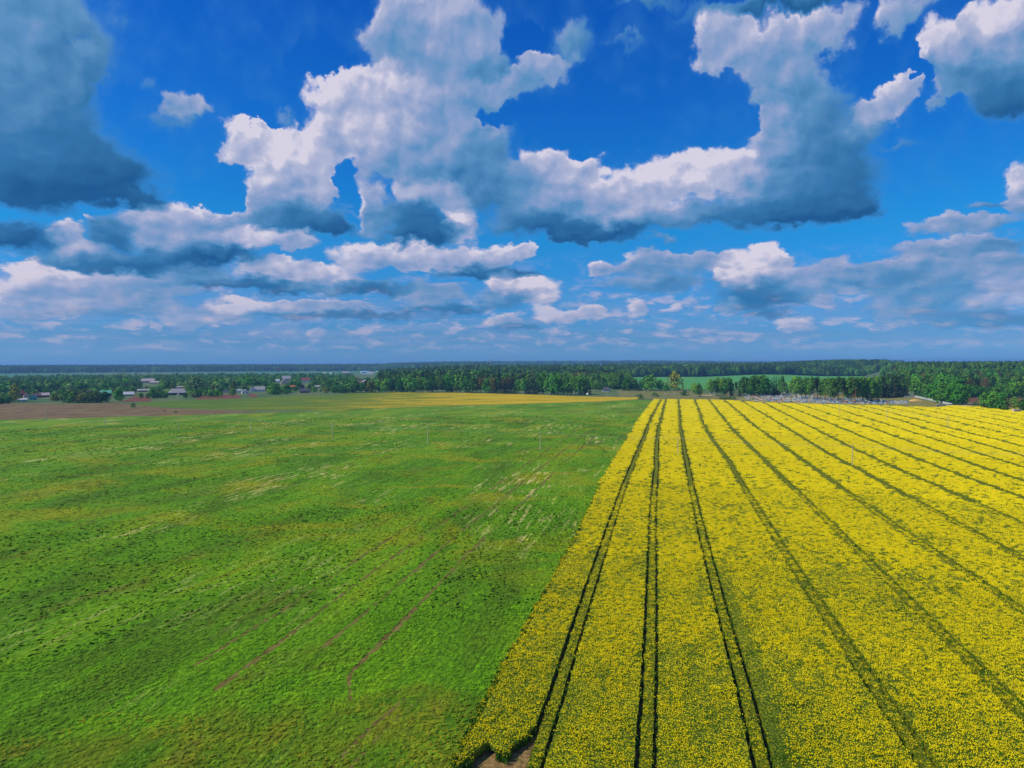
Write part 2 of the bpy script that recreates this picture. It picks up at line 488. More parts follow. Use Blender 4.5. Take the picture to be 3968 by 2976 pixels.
def copy_tree(root, loc, rz=0.0, sc=(1, 1, 1), label=None, group=None):
    r = root.copy()
    col.objects.link(r)
    r.location = loc
    r.rotation_euler = (0, 0, rz)
    r.scale = sc
    if label: r['label'] = label
    if group: r['group'] = group
    for ch in list(root.children):
        c = ch.copy()
        col.objects.link(c)
        c.parent = r
        for g in list(ch.children):
            d = g.copy()
            col.objects.link(d)
            d.parent = c
    return r


def new_mat(name, rough=0.9, spec=0.1):
    mt = bpy.data.materials.new(name)
    mt.use_nodes = True
    nt = mt.node_tree
    b = nt.nodes['Principled BSDF']
    b.inputs['Roughness'].default_value = rough
    b.inputs['Specular IOR Level'].default_value = spec
    return mt, NT(nt), b


def flat_mat(name, c, rough=0.85, var=0.12, scale=3.0, spec=0.15):
    """one colour with weathering: small uneven tone and a little relief"""
    mt, N, b = new_mat(name, rough, spec)
    pos = N('ShaderNodeNewGeometry').outputs['Position']
    n = N.noise(pos, scale, 5.0, 0.6)
    f = N.ss(n, 0.3, 0.7, 1 - var, 1 + var)
    N.put(b.inputs['Base Color'], N.mix(1.0, c, N('ShaderNodeCombineColor', Red=f, Green=f, Blue=f).outputs[0], 'MULTIPLY'))
    return mt


def scatter(name, proto, pts, scl, rot, label=None, cat=None):
    """stuff: copies of one small mesh spread over points with geometry nodes"""
    me = bpy.data.meshes.new(name)
    me.vertices.add(len(pts))
    me.vertices.foreach_set('co', np.asarray(pts, dtype=np.float32).ravel())
    for nm, ty, data in (('sc', 'FLOAT_VECTOR', scl), ('ro', 'FLOAT_VECTOR', rot)):
        at = me.attributes.new(nm, ty, 'POINT')
        at.data.foreach_set('vector', np.asarray(data, dtype=np.float32).ravel())
    o = bpy.data.objects.new(name, me)
    col.objects.link(o)
    ng = bpy.data.node_groups.new(name, 'GeometryNodeTree')
    ng.interface.new_socket('Geometry', in_out='INPUT', socket_type='NodeSocketGeometry')
    ng.interface.new_socket('Geometry', in_out='OUTPUT', socket_type='NodeSocketGeometry')
    gi, go = ng.nodes.new('NodeGroupInput'), ng.nodes.new('NodeGroupOutput')
    oi = ng.nodes.new('GeometryNodeObjectInfo')
    oi.inputs['Object'].default_value = proto
    oi.inputs['As Instance'].default_value = True
    ip = ng.nodes.new('GeometryNodeInstanceOnPoints')
    e2r = ng.nodes.new('FunctionNodeEulerToRotation')
    for nm, sock in (('sc', ip.inputs['Scale']), ('ro', e2r.inputs[0])):
        na = ng.nodes.new('GeometryNodeInputNamedAttribute')
        na.data_type = 'FLOAT_VECTOR'
        na.inputs[0].default_value = nm
        ng.links.new(na.outputs[0], sock)
    ng.links.new(e2r.outputs[0], ip.inputs['Rotation'])
    ng.links.new(gi.outputs[0], ip.inputs['Points'])
    ng.links.new(oi.outputs['Geometry'], ip.inputs['Instance'])
    ng.links.new(ip.outputs[0], go.inputs[0])
    md = o.modifiers.new('scatter', 'NODES')
    md.node_group = ng
    o['kind'] = 'stuff'
    if label: o['label'] = label
    if cat: o['category'] = cat
    return o


def proto_mesh(name, verts, faces, mats, midx):
    """a mesh object kept out of the scene, used only as the source of scattered stuff"""
    o = mesh_obj(name, verts, faces, mats=mats, midx=midx)
    col.objects.unlink(o)
    return o

# ------------------------------------------------------------------ ground materials
def row_coords(N):
    pos = N('ShaderNodeNewGeometry').outputs['Position']
    s = N.vmath('DOT_PRODUCT', pos, (CA, -SA, 0))
    t = N.vmath('DOT_PRODUCT', pos, (SA, CA, 0))
    return pos, s, t, N('ShaderNodeCombineXYZ', X=s, Y=t, Z=0.0).outputs[0]


def meadow_colour(N):
    """clover and grass ley: patches and streaks drawn out along the drilling direction"""
    pos, s, t, st = row_coords(N)
    big = N.noise(N.vmath('MULTIPLY', st, (1 / 26, 1 / 90, 1)), 1.0, 4.0, 0.55, 0.4)
    mid = N.noise(N.vmath('MULTIPLY', st, (1 / 5.0, 1 / 40, 1)), 1.0, 4.0, 0.6, 0.6)
    fine = N.noise(N.vmath('MULTIPLY', st, (1 / 0.55, 1 / 1.6, 1)), 1.0, 3.0, 0.6)
    f = N.math('ADD', N.math('MULTIPLY', big, 0.62), N.math('MULTIPLY', mid, 0.38))
    c = N.ramp(N.ss(f, 0.30, 0.70, kind='LINEAR'), [(0.0, lin(60, 88, 30)), (0.25, lin(68, 108, 28)), (0.5, lin(76, 128, 20)), (0.72, lin(92, 138, 26)), (1.0, lin(112, 128, 36))])
    # olive, thin patches
    bald = N.noise(N.vmath('MULTIPLY', st, (1 / 11, 1 / 26, 1)), 1.0, 5.0, 0.6, 0.8)
    c = N.mix(N.ss(bald, 0.55, 0.72, 0, 0.7), c, lin(82, 96, 40))
    # yellow-flowering patches
    yel = N.noise(N.vmath('MULTIPLY', st, (1 / 40, 1 / 34, 1)), 1.3, 5.0, 0.6, 0.5)
    c = N.mix(N.math('MULTIPLY', N.ss(yel, 0.46, 0.70, 0, 0.8), N.ss(t, 90, 170)), c, lin(124, 136, 26))
    # pale dry streaks, mostly far out
    stre = N.noise(N.vmath('MULTIPLY', st, (1 / 1.5, 1 / 16, 1)), 1.0, 4.0, 0.6, 0.3)
    patch = N.noise(N.vmath('MULTIPLY', st, (1 / 30, 1 / 70, 1)), 1.0, 3.0, 0.5)
    where = N.math('MULTIPLY', N.ss(patch, 0.48, 0.62), N.ss(t, 110, 260, 0.25, 1.0))
    c = N.mix(N.math('MULTIPLY', N.ss(stre, 0.54, 0.64), where), c, lin(176, 180, 190))
    # headland nearest the drone: turned ground, olive and brown
    hn = N.noise(N.vmath('MULTIPLY', st, (1 / 9, 1 / 9, 1)), 1.0, 4.0, 0.6)
    hb = N.math('ADD', N.math('SUBTRACT', t, N.ss(s, -72, -30, 62.0, 85.0, 'LINEAR')), N.math('MULTIPLY', N.math('SUBTRACT', hn, 0.5), 16.0))
    head = N.ss(hb, 3.0, -3.0)
    hc = N.ramp(N.ss(N.noise(N.vmath('MULTIPLY', st, (1 / 5, 1 / 8, 1)), 1.0, 5.0, 0.62), 0.3, 0.7), [(0.0, lin(52, 92, 28)), (0.4, lin(78, 96, 36)), (0.7, lin(92, 98, 40)), (1.0, lin(104, 96, 50))])
    c = N.mix(N.math('MULTIPLY', head, 0.55), c, hc)
    c = N.mix(1.0, c, (1.36, 1.10, 0.30), 'MULTIPLY')
    dk = N.ss(fine, 0.25, 0.75, 0.62, 1.42)
    c = N.mix(1.0, c, N('ShaderNodeCombineColor', Red=dk, Green=dk, Blue=dk).outputs[0], 'MULTIPLY')
    return c, st


def bumped(N, b, st, amp, sc=(2.0, 0.9)):
    h = N.noise(N.vmath('MULTIPLY', st, (sc[0], sc[1], 1)), 1.0, 5.0, 0.65)
    bp = N('ShaderNodeBump', Strength=1.0, Distance=amp, Height=h)
    N.put(b.inputs['Normal'], bp.outputs[0])


m_meadow, N, b = new_mat('meadow_ley')
c, st = meadow_colour(N)
N.put(b.inputs['Base Color'], c)
bumped(N, b, st, 0.35)

m_tuft, N, b = new_mat('meadow_tuft', 0.8)
c, st = meadow_colour(N)
rnd = N('ShaderNodeObjectInfo').outputs['Random']
k = N.ss(rnd, 0, 1, 0.95, 1.45, 'LINEAR')
N.put(b.inputs['Base Color'], N.mix(1.0, c, N('ShaderNodeCombineColor', Red=k, Green=k, Blue=k).outputs[0], 'MULTIPLY'))


def soil_mat(name, c0, c1, green=0.0, scale=1.0, gc=lin(80, 104, 40), stretch=(1, 1)):
    mt, N, b = new_mat(name, 0.95, 0.05)
    pos, s, t, st = row_coords(N)
    n = N.noise(N.vmath('MULTIPLY', st, (scale * stretch[0], scale * stretch[1], 1)), 1.0, 7.0, 0.65, 0.3)
    c = N.mix(N.ss(n, 0.32, 0.68), c0, c1)
    if green > 0:
        g = N.noise(N.vmath('MULTIPLY', st, (scale * 0.5 * stretch[0], scale * 0.5 * stretch[1], 3)), 1.0, 6.0, 0.65, 0.6)
        c = N.mix(N.ss(g, 0.62 - 0.3 * green, 0.78 - 0.3 * green), c, gc)
    c = N.mix(1.0, c, (1.0, 0.98, 0.66), 'MULTIPLY')
    N.put(b.inputs['Base Color'], c)
    bumped(N, b, st, 0.12, (scale * 3, scale * 3))
    return mt


# ------------------------------------------------------------------ ground sheet out to the horizon
m_ground, N, b = new_mat('farmland')
pos = N('ShaderNodeNewGeometry').outputs['Position']
rr = N.vmath('LENGTH', N.vmath('MULTIPLY', pos, (1, 1, 0)))
n1 = N.noise(pos, 0.010, 5.0, 0.6)
n2 = N.noise(pos, 0.10, 5.0, 0.6)
c = N.ramp(N.ss(n1, 0.3, 0.7), [(0.0, lin(66, 92, 48)), (0.45, lin(86, 108, 58)), (0.75, lin(104, 112, 66)), (1.0, lin(78, 104, 44))])
c = N.mix(N.ss(n2, 0.5, 0.72, 0, 0.5), c, lin(122, 118, 80))
far = N.noise(N.vmath('MULTIPLY', pos, (1 / 700, 1 / 260, 0)), 1.0, 3.0, 0.5)
c = N.mix(N.math('MULTIPLY', N.ss(rr, 2300, 3000), N.ss(far, 0.45, 0.55)), c, lin(62, 120, 78))
N.put(b.inputs['Base Color'], c)
bumped(N, b, pos, 0.4, (0.5, 0.5))
rings = np.concatenate([[0.0], np.geomspace(20, 1300, 16), np.geomspace(1330, 6000, 60), np.geomspace(6200, 34000, 24)])
NA = 240
vs, fs = [], []
for r_ in rings:
    for i in range(NA):
        a_ = 2 * math.pi * i / NA
        x, y = r_ * math.sin(a_), r_ * math.cos(a_)
        vs.append((x, y, float(terrain(x, y)) - (0.02 if r_ < 3000 else 0.3)))
for j in range(len(rings) - 1):
    for i in range(NA):
        i2 = (i + 1) % NA
        fs.append((j * NA + i, (j + 1) * NA + i, (j + 1) * NA + i2, j * NA + i2))
tag(mesh_obj('ground', vs, fs, m_ground, smooth_=True), kind='structure')


def sheet(name, pts, mat, z, n=1):
    """flat field plot"""
    o = mesh_obj(name, [(x, y, z) for x, y in pts], [tuple(range(len(pts)))], mat)
    me = o.data
    if me.polygons[0].normal.z < 0:
        me.flip_normals()
    return tag(o, kind='structure')


# ------------------------------------------------------------------ the meadow (left) and the soil under the rapeseed
EDGE_T = [60.0, 67.5, 82.5, 112, 168, 263, 335, 406, 551, 810]
EDGE_S = [-21, -20.9, -21.1, -20.9, -20.7, -21.6, -21.1, -20.6, -19.2, -14.2]


def s_edge(t):
    return np.interp(t, EDGE_T, EDGE_S)


mead = [st2w(float(s_edge(t)) + 0.3, t) for t in (-40, 30, 68, 112, 168, 263, 335, 406, 551, 805)]
mead += [sight(px, py) for px, py in ((2465, 1549), (2275, 1558), (1990, 1566), (1719, 1574), (1453, 1582), (1250, 1593), (1000, 1601), (800, 1607), (600, 1611), (300, 1620), (0, 1627), (-400, 1645), (-900, 1670))]
mead += [(-420, 200), (-420, -60)]
sheet('meadow', mead, m_meadow, 0.0)
m_field_soil = soil_mat('field_soil', lin(112, 88, 62), lin(168, 136, 100), 0.25, 1.6)
FAR_S = [-14.2, 30.8, 59.9, 92.4, 137.7, 185.7, 226.2, 246.3, 257.3, 300, 420, 640]
FAR_T = [810, 810, 803, 756, 734, 719, 693, 724, 717, 690, 640, 560]
soil_pts = [st2w(float(s_edge(t)) + 0.1, t) for t in (-40, 30, 68, 112, 168, 263, 335, 406, 551, 810)]
soil_pts += [st2w(s, t) for s, t in zip(FAR_S[1:], FAR_T[1:])] + [st2w(640, -40)]
sheet('field_soil', soil_pts, m_field_soil, 0.004)

# bare wheel ruts worn through the ley
m_rut = soil_mat('rut_soil', lin(90, 80, 44), lin(132, 118, 74), 0.34, 0.9, lin(76, 118, 24), (1.3, 0.25))
RUTS = [([81, 87, 90, 105, 148, 182, 225, 280, 325, 430], [-37.0, -39.8, -40.2, -40.1, -41.0, -40.9, -40.6, -40.9, -40.2, -38.5], .75),
        ([95, 110, 142, 168, 208, 260, 470], [-47.6, -47.5, -47.8, -48.2, -47.9, -47.8, -45.0], .7),
        ([80, 99, 122, 152, 168, 210, 268, 480], [-54.4, -54.6, -55.4, -55.7, -55.5, -54.8, -55.1, -53], .65),
        ([86, 98, 105, 160, 181], [-61.5, -61.6, -61.3, -62.4, -62.6], .6),
        ([60, 66, 74, 83], [-33.0, -32.6, -32.0, -30.6], .35), ([60, 66, 74, 83], [-31.2, -30.8, -30.2, -28.8], .35)]
for ts, ss, w in RUTS:
    tt = np.arange(ts[0], ts[-1], 1.5)
    cs = np.interp(tt, ts, ss) + rng.normal(0, 0.07, len(tt))
    ww = w * np.clip(0.75 + 0.4 * np.sin(tt * 0.13 + ss[0]) + rng.normal(0, 0.18, len(tt)), 0.3, 1.2) * 0.7
    vs, fs = [], []
    for k, t in enumerate(tt):
        vs += [(*st2w(cs[k] - ww[k], t), 0.006), (*st2w(cs[k] + ww[k], t), 0.006)]
    fs = [(2 * k, 2 * k + 1, 2 * k + 3, 2 * k + 2) for k in range(len(tt) - 1)]
    tag(mesh_obj('wheel_rut', vs, fs, m_rut), kind='structure')

# ------------------------------------------------------------------ further plots
m_gold, N, b = new_mat('dandelion_ley')
pos, s, t, st = row_coords(N)
n1 = N.noise(N.vmath('MULTIPLY', pos, (1 / 60, 1 / 16, 1)), 1.0, 5.0, 0.6, 0.5)
n2 = N.noise(N.vmath('MULTIPLY', pos, (1 / 3.0, 1 / 7.0, 1)), 1.0, 4.0, 0.7)
xs = N('ShaderNodeSeparateXYZ', Vector=pos).outputs[0]
f = N.math('ADD', N.math('MULTIPLY', n1, 0.7), N.math('MULTIPLY', n2, 0.4))
f = N.math('ADD', f, N.ss(xs, -360, 20, -0.24, 0.06))
c = N.ramp(N.ss(f, 0.34, 0.72, kind='LINEAR'), [(0.0, lin(84, 112, 20)), (0.38, lin(120, 128, 16)), (0.68, lin(190, 160, 6)), (1.0, lin(214, 174, 6))])
N.put(b.inputs['Base Color'], c)
bumped(N, b, pos, 0.3, (0.8, 0.8))
gold = [sight(*q) for q in ((530, 1571), (700, 1582), (1000, 1590), (1250, 1592), (1453, 1581.5), (1719, 1573), (1990, 1565), (2275, 1557), (2465, 1548), (2490, 1541), (2200, 1535), (2100, 1530), (1800, 1522), (1517, 1519), (1358, 1524), (1300, 1531), (1080, 1535), (940, 1545), (760, 1549), (530, 1561))]
sheet('dandelion_meadow', gold, m_gold, 0.004)
m_fallow = soil_mat('fallow', lin(104, 82, 66), lin(132, 112, 90), 0.30, 0.10, lin(112, 112, 70), (1.0, 0.4))
sheet('fallow_field', [sight(*q) for q in ((-900, 1562), (0, 1562), (250, 1566), (460, 1563), (530, 1570), (640, 1580), (820, 1588), (1010, 1596), (900, 1602), (800, 1607), (600, 1611), (300, 1620), (0, 1627), (-400, 1645), (-900, 1670))], m_fallow, 0.003)
m_plough = soil_mat('ploughed', lin(104, 66, 60), lin(128, 86, 76), 0.0, 0.25, stretch=(1.5, 0.3))
for q in (((468, 1558), (520, 1536), (578, 1534), (588, 1556)), ((750, 1533), (915, 1527.5), (940, 1544), (765, 1548)), ((955, 1527), (985, 1525), (1003, 1540), (975, 1541)), ((1376, 1472), (1384, 1455), (1452, 1455), (1440, 1474)),
          ((3738, 1571), (3744, 1541), (3990, 1545), (4300, 1560), (4300, 1600), (3990, 1592))):
    sheet('ploughed_plot', [sight(*a) for a in q], m_plough, 0.006)
m_teal = soil_mat('young_corn', lin(76, 142, 78), lin(92, 158, 90), 0.0, 0.03)


def draped(name, px0, px1, r0, r1, mat, n=40, dz=0.4):
    """plot on the far slope, following the terrain"""
    vs, fs = [], []
    for j in range(n + 1):
        for i in range(n + 1):
            u, v = i / n, j / n
            a_ = px2dir(px0 + (px1 - px0) * u)
            k = np.interp(u, np.linspace(0, 1, len(r0)), r0), np.interp(u, np.linspace(0, 1, len(r1)), r1)
            q = a_ * (k[0] + (k[1] - k[0]) * v)
            vs.append((q[0], q[1], float(terrain(q[0], q[1])) + dz))
    fs = [(j * (n + 1) + i, j * (n + 1) + i + 1, (j + 1) * (n + 1) + i + 1, (j + 1) * (n + 1) + i) for j in range(n) for i in range(n)]
    return tag(mesh_obj(name, vs, fs, mat, smooth_=True), kind='structure')


draped('green_field', 2380, 3420, [1150, 1150, 1150, 1150], [2080, 2100, 2300, 2350], m_teal)
draped('green_field', 3800, 4000, [1250, 1250], [1420, 1420], m_teal, 12)
draped('green_field', 560, 1300, [2500, 2600], [3050, 3200], m_teal, 20)
m_pale = soil_mat('pale_ley', lin(150, 152, 96), lin(170, 170, 104), 0.0, 0.01)
draped('pale_field', 1610, 1780, [3300, 3300], [3560, 3560], m_pale, 14, 0.6)
draped('pale_field', -100, 360, [2500, 2500], [2950, 2950], soil_mat('dry_ley', lin(120, 140, 100), lin(140, 152, 112), 0.0, 0.01), 14)
# rough verge and dirt road along the far side of the rapeseed
m_verge = soil_mat('rough_verge', lin(104, 112, 70), lin(140, 128, 92), 0.35, 0.12, lin(78, 104, 50))
sheet('verge', [sight(*q) for q in ((2390, 1513), (2640, 1515), (2760, 1527), (2960, 1532), (3050, 1560), (2960, 1562), (2812, 1551), (2700, 1548.5), (2534, 1547.5), (2400, 1536))], m_verge, 0.003)
m_dirt = soil_mat('dirt_road', lin(176, 152, 122), lin(196, 174, 146), 0.0, 0.3)
for q in (((2700, 1533), (2760, 1530), (2770, 1533), (2710, 1536)), ((2850, 1545), (2868, 1545), (2975, 1557), (2962, 1558.5)), ((3690, 1573), (3745, 1561), (3770, 1562), (3790, 1572), (3770, 1575)), ((3300, 1571), (3629, 1579), (3629, 1580.6), (3300, 1572.3))):
    sheet('dirt_road', [sight(*a) for a in q], m_dirt, 0.007)

# ------------------------------------------------------------------ rapeseed in flower
# wheel tracks: pairs of ruts, centre line s(t) surveyed every few tens of metres
TRAM = [
    ([69, 85, 101, 114, 195, 232, 328, 418, 531, 656, 811], [-12.7, -12.7, -12.9, -13.0, -13.3, -13.4, -12.6, -11.7, -11.4, -9.0, -6.5]),
    ([71, 92, 116, 163, 188, 248, 283, 307, 365, 463, 573, 812], [-2.0, -2.1, -2.4, -3.1, -3.6, -3.9, -3.9, -4.4, -4.9, -4.9, -3.8, -1.3]),
    ([74, 92, 118, 165, 196, 241, 300, 336, 478, 609, 814], [9.2, 9.1, 8.6, 8.0, 7.8, 7.5, 7.7, 7.6, 7.9, 9.6, 11.7]),
    ([77, 99, 137, 169, 224, 307, 362, 418, 504, 650, 816], [24.8, 24.5, 23.9, 23.8, 23.6, 24.0, 22.9, 22.4, 22.8, 26.2, 28.5]),
    ([91, 154, 196, 256, 324, 420, 506, 614, 795], [38.8, 38.7, 38.6, 38.3, 37.9, 37.6, 38.5, 40.0, 43.0]),
    ([130, 155, 188, 239, 315, 413, 472, 594, 781], [54.6, 54.2, 53.2, 53.1, 53.1, 53.0, 52.6, 55.5, 58.3]),
    ([162, 229, 281, 340, 426, 505, 753], [69.0, 68.4, 68.4, 67.6, 69.2, 70.6, 74.0]),
    ([197, 253, 291, 360, 491, 710], [83.6, 83.4, 82.2, 82.5, 85.3, 91.0]),
    ([239, 273, 320, 411, 552, 672], [100.0, 98.8, 98.6, 100.0, 103.0, 104.5]),
    ([270, 298, 378, 491, 642], [114.4, 114.0, 116.0, 119.0, 120.5]),
    ([304, 335, 417, 538, 709], [128.7, 129.3, 132.3, 136.0, 140.8]),
    ([340, 383, 465, 562, 711], [144.0, 146.0, 148.2, 154.0, 159.4]),
    ([379, 421, 543, 697], [160.4, 161.0, 166.5, 170.7]),
    ([422, 546, 684], [178.4, 184.0, 186.5]),
    ([464, 586, 686], [196.3, 202.0, 204.5]),
    ([512, 596, 685], [216.5, 219.5, 221.5]),
    ([500, 700], [233, 238]), ([500, 700], [249, 254]), ([400, 700], [265, 270]),
]
GAUGE, RUTW = 0.86, 0.50
NEAR_P = [(1700, 3040), (1790, 3000), (1828, 2969), (1853, 2922), (1911, 2914), (1925, 2951), (1962, 2955), (2001, 2911), (2040, 2880), (2064, 2858)]
NS, NTt = zip(*[w2st(*sight(px, py, 0.4)) for px, py in NEAR_P])
NS = list(NS) + [NS[-1] + 0.25, NS[-1] + 0.45, -11.9, -11.4, -6.6, -6.3, -5.6, -5.2, 30, 700]
NTt = list(NTt) + [76.5, 69.5, 68.0, 66.0, 66.0, 70.5, 70.5, 65.0, 60.0, 60.0]


def t_near(s): return np.interp(s, NS, NTt)
def t_far(s): return np.interp(s, FAR_S, FAR_T)
def tram_s(k, t): return np.interp(t, TRAM[k][0], TRAM[k][1])


m_rgreen, N, b = new_mat('rapeseed_leaf', 0.8)
rnd = N('ShaderNodeObjectInfo').outputs['Random']
N.put(b.inputs['Base Color'], N.mix(rnd, lin(50, 92, 18), lin(94, 126, 20)))
m_ryel, N, b = new_mat('rapeseed_flower', 0.75)
rnd = N('ShaderNodeObjectInfo').outputs['Random']
N.put(b.inputs['Base Color'], N.mix(rnd, lin(238, 212, 1), lin(250, 228, 4)))
# the canopy below the flower heads: leaf layer near, flowers and leaves mixed
m_canopy, N, b = new_mat('rapeseed_canopy', 0.9)
pos, s, t, st = row_coords(N)
vor = N.noise(N.vmath('MULTIPLY', pos, (4.2, 4.2, 4.2)), 1.0, 4.0, 0.7)
pat = N.noise(N.vmath('MULTIPLY', st, (1 / 5, 1 / 22, 1)), 1.0, 5.0, 0.6, 0.5)
zz = N('ShaderNodeSeparateXYZ', Vector=pos).outputs[2]
cover = N.math('MULTIPLY', N.ss(N.math('ADD', vor, N.math('MULTIPLY', pat, 0.22)), 0.60, 0.78), N.ss(zz, 0.55, 0.95))
c = N.mix(cover, N.mix(N.ss(vor, 0.3, 0.6), lin(40, 72, 16), lin(92, 112, 14)), lin(232, 212, 4))
N.put(b.inputs['Base Color'], c)
bumped(N, b, st, 0.4, (3.0, 2.0))

m_band, N, b = new_mat('rapeseed_leaf_layer', 0.9)
pos = N('ShaderNodeNewGeometry').outputs['Position']
N.put(b.inputs['Base Color'], N.mix(N.ss(N.noise(pos, 2.5, 4.0, .65), .35, .65), lin(46, 74, 10), lin(150, 148, 10)))
bumped(N, b, pos, 0.4, (3.0, 3.0))

strips = []
prev = (lambda t: s_edge(t) + 0.9)
for k in range(len(TRAM)):
    c0 = (lambda k: (lambda t: tram_s(k, t) - GAUGE - RUTW / 2))(k)
    c1 = (lambda k: (lambda t: tram_s(k, t) - GAUGE + RUTW / 2))(k)
    c2 = (lambda k: (lambda t: tram_s(k, t) + GAUGE - RUTW / 2))(k)
    c3 = (lambda k: (lambda t: tram_s(k, t) + GAUGE + RUTW / 2))(k)
    strips.append((prev, c0, 0.0))
    strips.append((c1, c2, 0.16))
    if k >= 3:                       # older tracks, half closed over by the crop
        strips.append((c0, c1, 0.42))
        strips.append((c2, c3, 0.42))
    prev = c3
strips.append((prev, lambda t: tram_s(len(TRAM) - 1, t) + 60.0, 0.0))
vs, fs, fm = [], [], []
for fl, fr, low in strips:
    wid = float(fr(400.0) - fl(400.0))
    nc = max(2, int(round(wid / 2.2)) + 1)
    nr = 230
    base = len(vs)
    cols = [('L', 0.0)] + [('T', i / (nc - 1)) for i in range(nc)] + [('R', 1.0)]
    for j in range(nr):
        g = (j / (nr - 1)) ** 1.8
        for kd, u in cols:
            s_ = fl(300.0) * (1 - u) + fr(300.0) * u
            for _ in range(3):
                tn, tf = float(t_near(s_)) + 1.0, float(t_far(s_))
                t_ = tn + (tf - tn) * g
                s_ = float(fl(t_)) * (1 - u) + float(fr(t_)) * u
            z = 0.0
            if kd == 'T':
                z = 1.0 - low + 0.06 * math.sin(s_ * 2.1 + t_ * 0.7) + random.uniform(-0.07, 0.07)
                if j == 0 or j == nr - 1: z = 0.35
            x, y = st2w(s_ + (random.uniform(-.05, .05) if kd == 'T' else 0), t_)
            vs.append((x, y, z))
    m_ = len(cols)
    for j in range(nr - 1):
        for i in range(m_ - 1):
            fs.append((base + j * m_ + i, base + j * m_ + i + 1, base + (j + 1) * m_ + i + 1, base + (j + 1) * m_ + i))
            fm.append(1 if low or i in (0, m_ - 2) else 0)
tag(mesh_obj('rapeseed_canopy', vs, fs, mats=[m_canopy, m_band], midx=fm), 'dense rapeseed leaf canopy cut by pairs of wheel tracks', 'crop', kind='stuff')


def rape_proto(name, rad, heads, hs, leaves, seed):
    r_ = np.random.default_rng(seed)
    mb = MB()
    for _ in range(leaves):
        a, d = r_.uniform(0, 6.28), rad * math.sqrt(r_.uniform())
        x, y, h = d * math.cos(a), d * math.sin(a), r_.uniform(0.85, 1.12)
        w, b_ = r_.uniform(0.07, 0.13) * (hs / .15), r_.uniform(0, 3.14)
        ux, uy = math.cos(b_) * w, math.sin(b_) * w
        tx, ty = r_.normal(0, .06, 2)
        mb.add([(x - ux, y - uy, 0.1), (x + ux, y + uy, 0.1), (x + ux * .8 + tx, y + uy * .8 + ty, h), (x - ux * .8 + tx, y - uy * .8 + ty, h)], [(0, 1, 2, 3)], 0)
    for _ in range(heads):
        a, d = r_.uniform(0, 6.28), rad * math.sqrt(r_.uniform())
        x, y, z = d * math.cos(a), d * math.sin(a), r_.uniform(1.02, 1.32)
        h_ = hs * r_.uniform(0.7, 1.25)
        a0 = r_.uniform(0, 6.28)
        pts = [(x + h_ * .5 * math.cos(a0 + k * 2.094), y + h_ * .5 * math.sin(a0 + k * 2.094), z + r_.uniform(-.03, .03)) for k in range(3)]
        mb.add(pts + [(x, y, z + h_ * .8), (x, y, z - h_ * .5)], [(0, 1, 3), (1, 2, 3), (2, 0, 3), (1, 0, 4), (2, 1, 4), (0, 2, 4)], 1)
    return proto_mesh(name, mb.v, mb.f, [m_rgreen, m_ryel], mb.mi)


def fnoise(x, y, seed=0):
    """cheap value noise, 0..1"""
    x = np.asarray(x, float); y = np.asarray(y, float)
    xi, yi = np.floor(x).astype(np.int64), np.floor(y).astype(np.int64)
    xf, yf = x - xi, y - yi
    xf, yf = xf * xf * (3 - 2 * xf), yf * yf * (3 - 2 * yf)

    def h(a, b_):
        n = (a * 374761393 + b_ * 668265263 + seed * 974711) & 0x7fffffff
        n = ((n ^ (n >> 13)) * 1274126177) & 0x7fffffff
        return ((n ^ (n >> 16)) & 0xffff) / 65535.0
    return (h(xi, yi) * (1 - xf) + h(xi + 1, yi) * xf) * (1 - yf) + (h(xi, yi + 1) * (1 - xf) + h(xi + 1, yi + 1) * xf) * yf


POLES = [(-387, 551), (-329, 520), (-268, 485), (-205, 452), (-149, 420), (-96, 393), (-42, 365), (13, 340), (70, 311), (130, 281), (192, 251)]
POLES2 = [(257, 434), (255, 501), (248, 558), (250, 622)]
POLE_ST = [w2st(*q) for q in POLES + POLES2]


